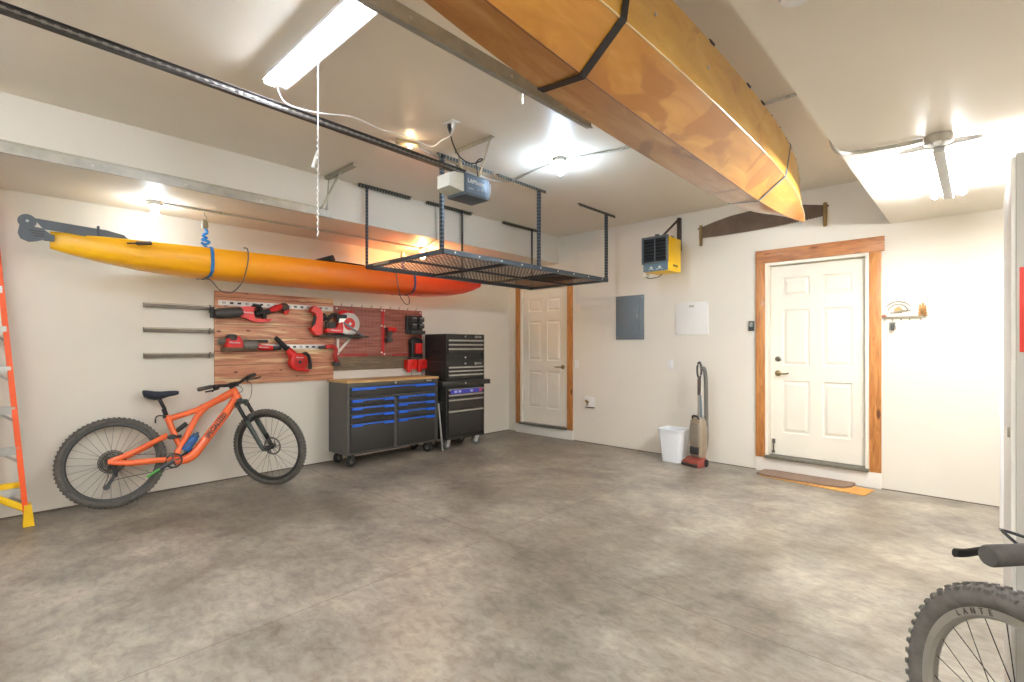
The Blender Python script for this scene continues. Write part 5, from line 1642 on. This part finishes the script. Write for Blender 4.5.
# right tube light (runs along y) with its round junction box
def strip_light(name, label, loc, rotz, tube_m, box=True):
    t = thing(name, label, 'ceiling light', loc, rotz)
    # local: along +y from 0 to 1.22
    FW = mat('fixture_white', 'e8e8ea', .4)
    MB().b2((-.028, .02, -.078), (.028, 1.22, 0), .004).build('fixture_spine', mat('spine_grey', 'c9c9c6', .5), t)
    mb = MB()
    for s_ in (-1, 1):
        mb.prism([(s_ * .0, .022, -.004), (s_ * .0, .022, -.055), (s_ * .178, .022, -.045), (s_ * .178, .022, -.025)], (0, .008, 0))
    mb.build('end_plate', FW, t)
    MB().b2((-.10, 1.215, -.05), (.10, 1.225, -.004)).build('end_plate', FW, t)
    for s_ in (-1, 1):
        MB().tube([(s_ * .075, .04, -.05), (s_ * .075, 1.21, -.05)], .016, 12).build('lit_tube', tube_m, t)
    if box:
        MB().lathe([(.001, 0), (.06, 0), (.064, -.01), (.064, -.04), (.055, -.048), (.001, -.048)], (0, -.03, 0), (0, 0, 1), 24).build('junction_box', CONDUIT_M, t)
        for x in (-.025, .02):
            MB().cyl((x, -.06, -.048), (x, -.06, -.053), .007, n=8).build('box_screw', CHROME_M, t)
    return t
strip_light('strip_light', 'glaring two-tube light on the right lowered ceiling', (-.165, 3.62, ZSR), 0, TUBE_R_M)
# unseen fill lights added above and behind the camera to brighten the room
strip_light('strip_light', 'added unseen fill light near the front wall on the left of main ceiling', (-4.0, -.75, ZC), -90, FILL_TUBE_M)
strip_light('strip_light', 'added unseen fill light near the front wall in the middle of main ceiling', (-2.0, -.75, ZC), -90, FILL_TUBE_M)
strip_light('strip_light', 'added unseen fill light at the front end of the right lowered ceiling', (.3, -1.0, ZSR), 0, FILL_TUBE_R_M)

t = thing('smoke_detector', 'small white box at the top edge of the lowered ceiling', 'detector', (-.43, 1.80, ZSR))
MB().lathe([(.001, -.035), (.045, -.034), (.055, -.02), (.058, 0)], (0, 0, 0), (0, 0, 1), 24).build('detector_body', WHITEP_M, t)

# ------------------------------------------------------------------ right side: cabinet with red panel, white board
t = thing('tall_cabinet', 'tall pale grey cabinet with a red panel at the right edge', 'cabinet', (.07, 1.98, 0))
MB().b2((.004, 0, .03), (.85, .60, 1.893), .004).build('cabinet_body', mat('cabinet_pale_grey', 'c3bfb6', .45, var=.03, scale=5), t)
MB().b2((-.006, .006, .05), (.004, .594, 1.885), .002).build('cabinet_door', mat('cabinet_door_white', 'e9e6de', .4), t)
MB().b2((.03, .03, 0), (.83, .57, .03)).build('plinth', DARKGREY_M, t)
MB().b2((.011, -.004, 1.336), (.60, 0, 1.572), .001).build('red_panel', mat('panel_red', 'e2382c', .45, var=.03, scale=10), t)
MB().b2((-.012, .04, 1.09), (-.006, .06, 1.12), .002).build('hinge', STEEL_M, t)
MB().b2((-.012, .04, .56), (-.006, .06, .59), .002).build('latch', mat('latch_orange', 'c98f4f', .5), t)
t = thing('white_board', 'tall narrow white board on a post beside the grey cabinet', 'board', (.135, 5.14, 0))
MB().tube([(0, 0, .02), (0, 0, .85)], .028, 16).build('post', mat('post_white', 'ecebe8', .4), t)
MB().lathe([(.034, 0), (.034, .02), (.001, .022)], (0, 0, 0), (0, 0, 1), 16).build('foot', mat('foot_grey', '8f8d88', .5), t)
MB().prism([(-.03, -.03, 1.97), (.12, -.03, 1.97), (.12, -.03, .62), (.03, -.03, .64), (-.01, -.03, .74), (-.03, -.03, .86)], (0, .03, 0)).build('board_panel', mat('board_white', 'f0efec', .4), t)
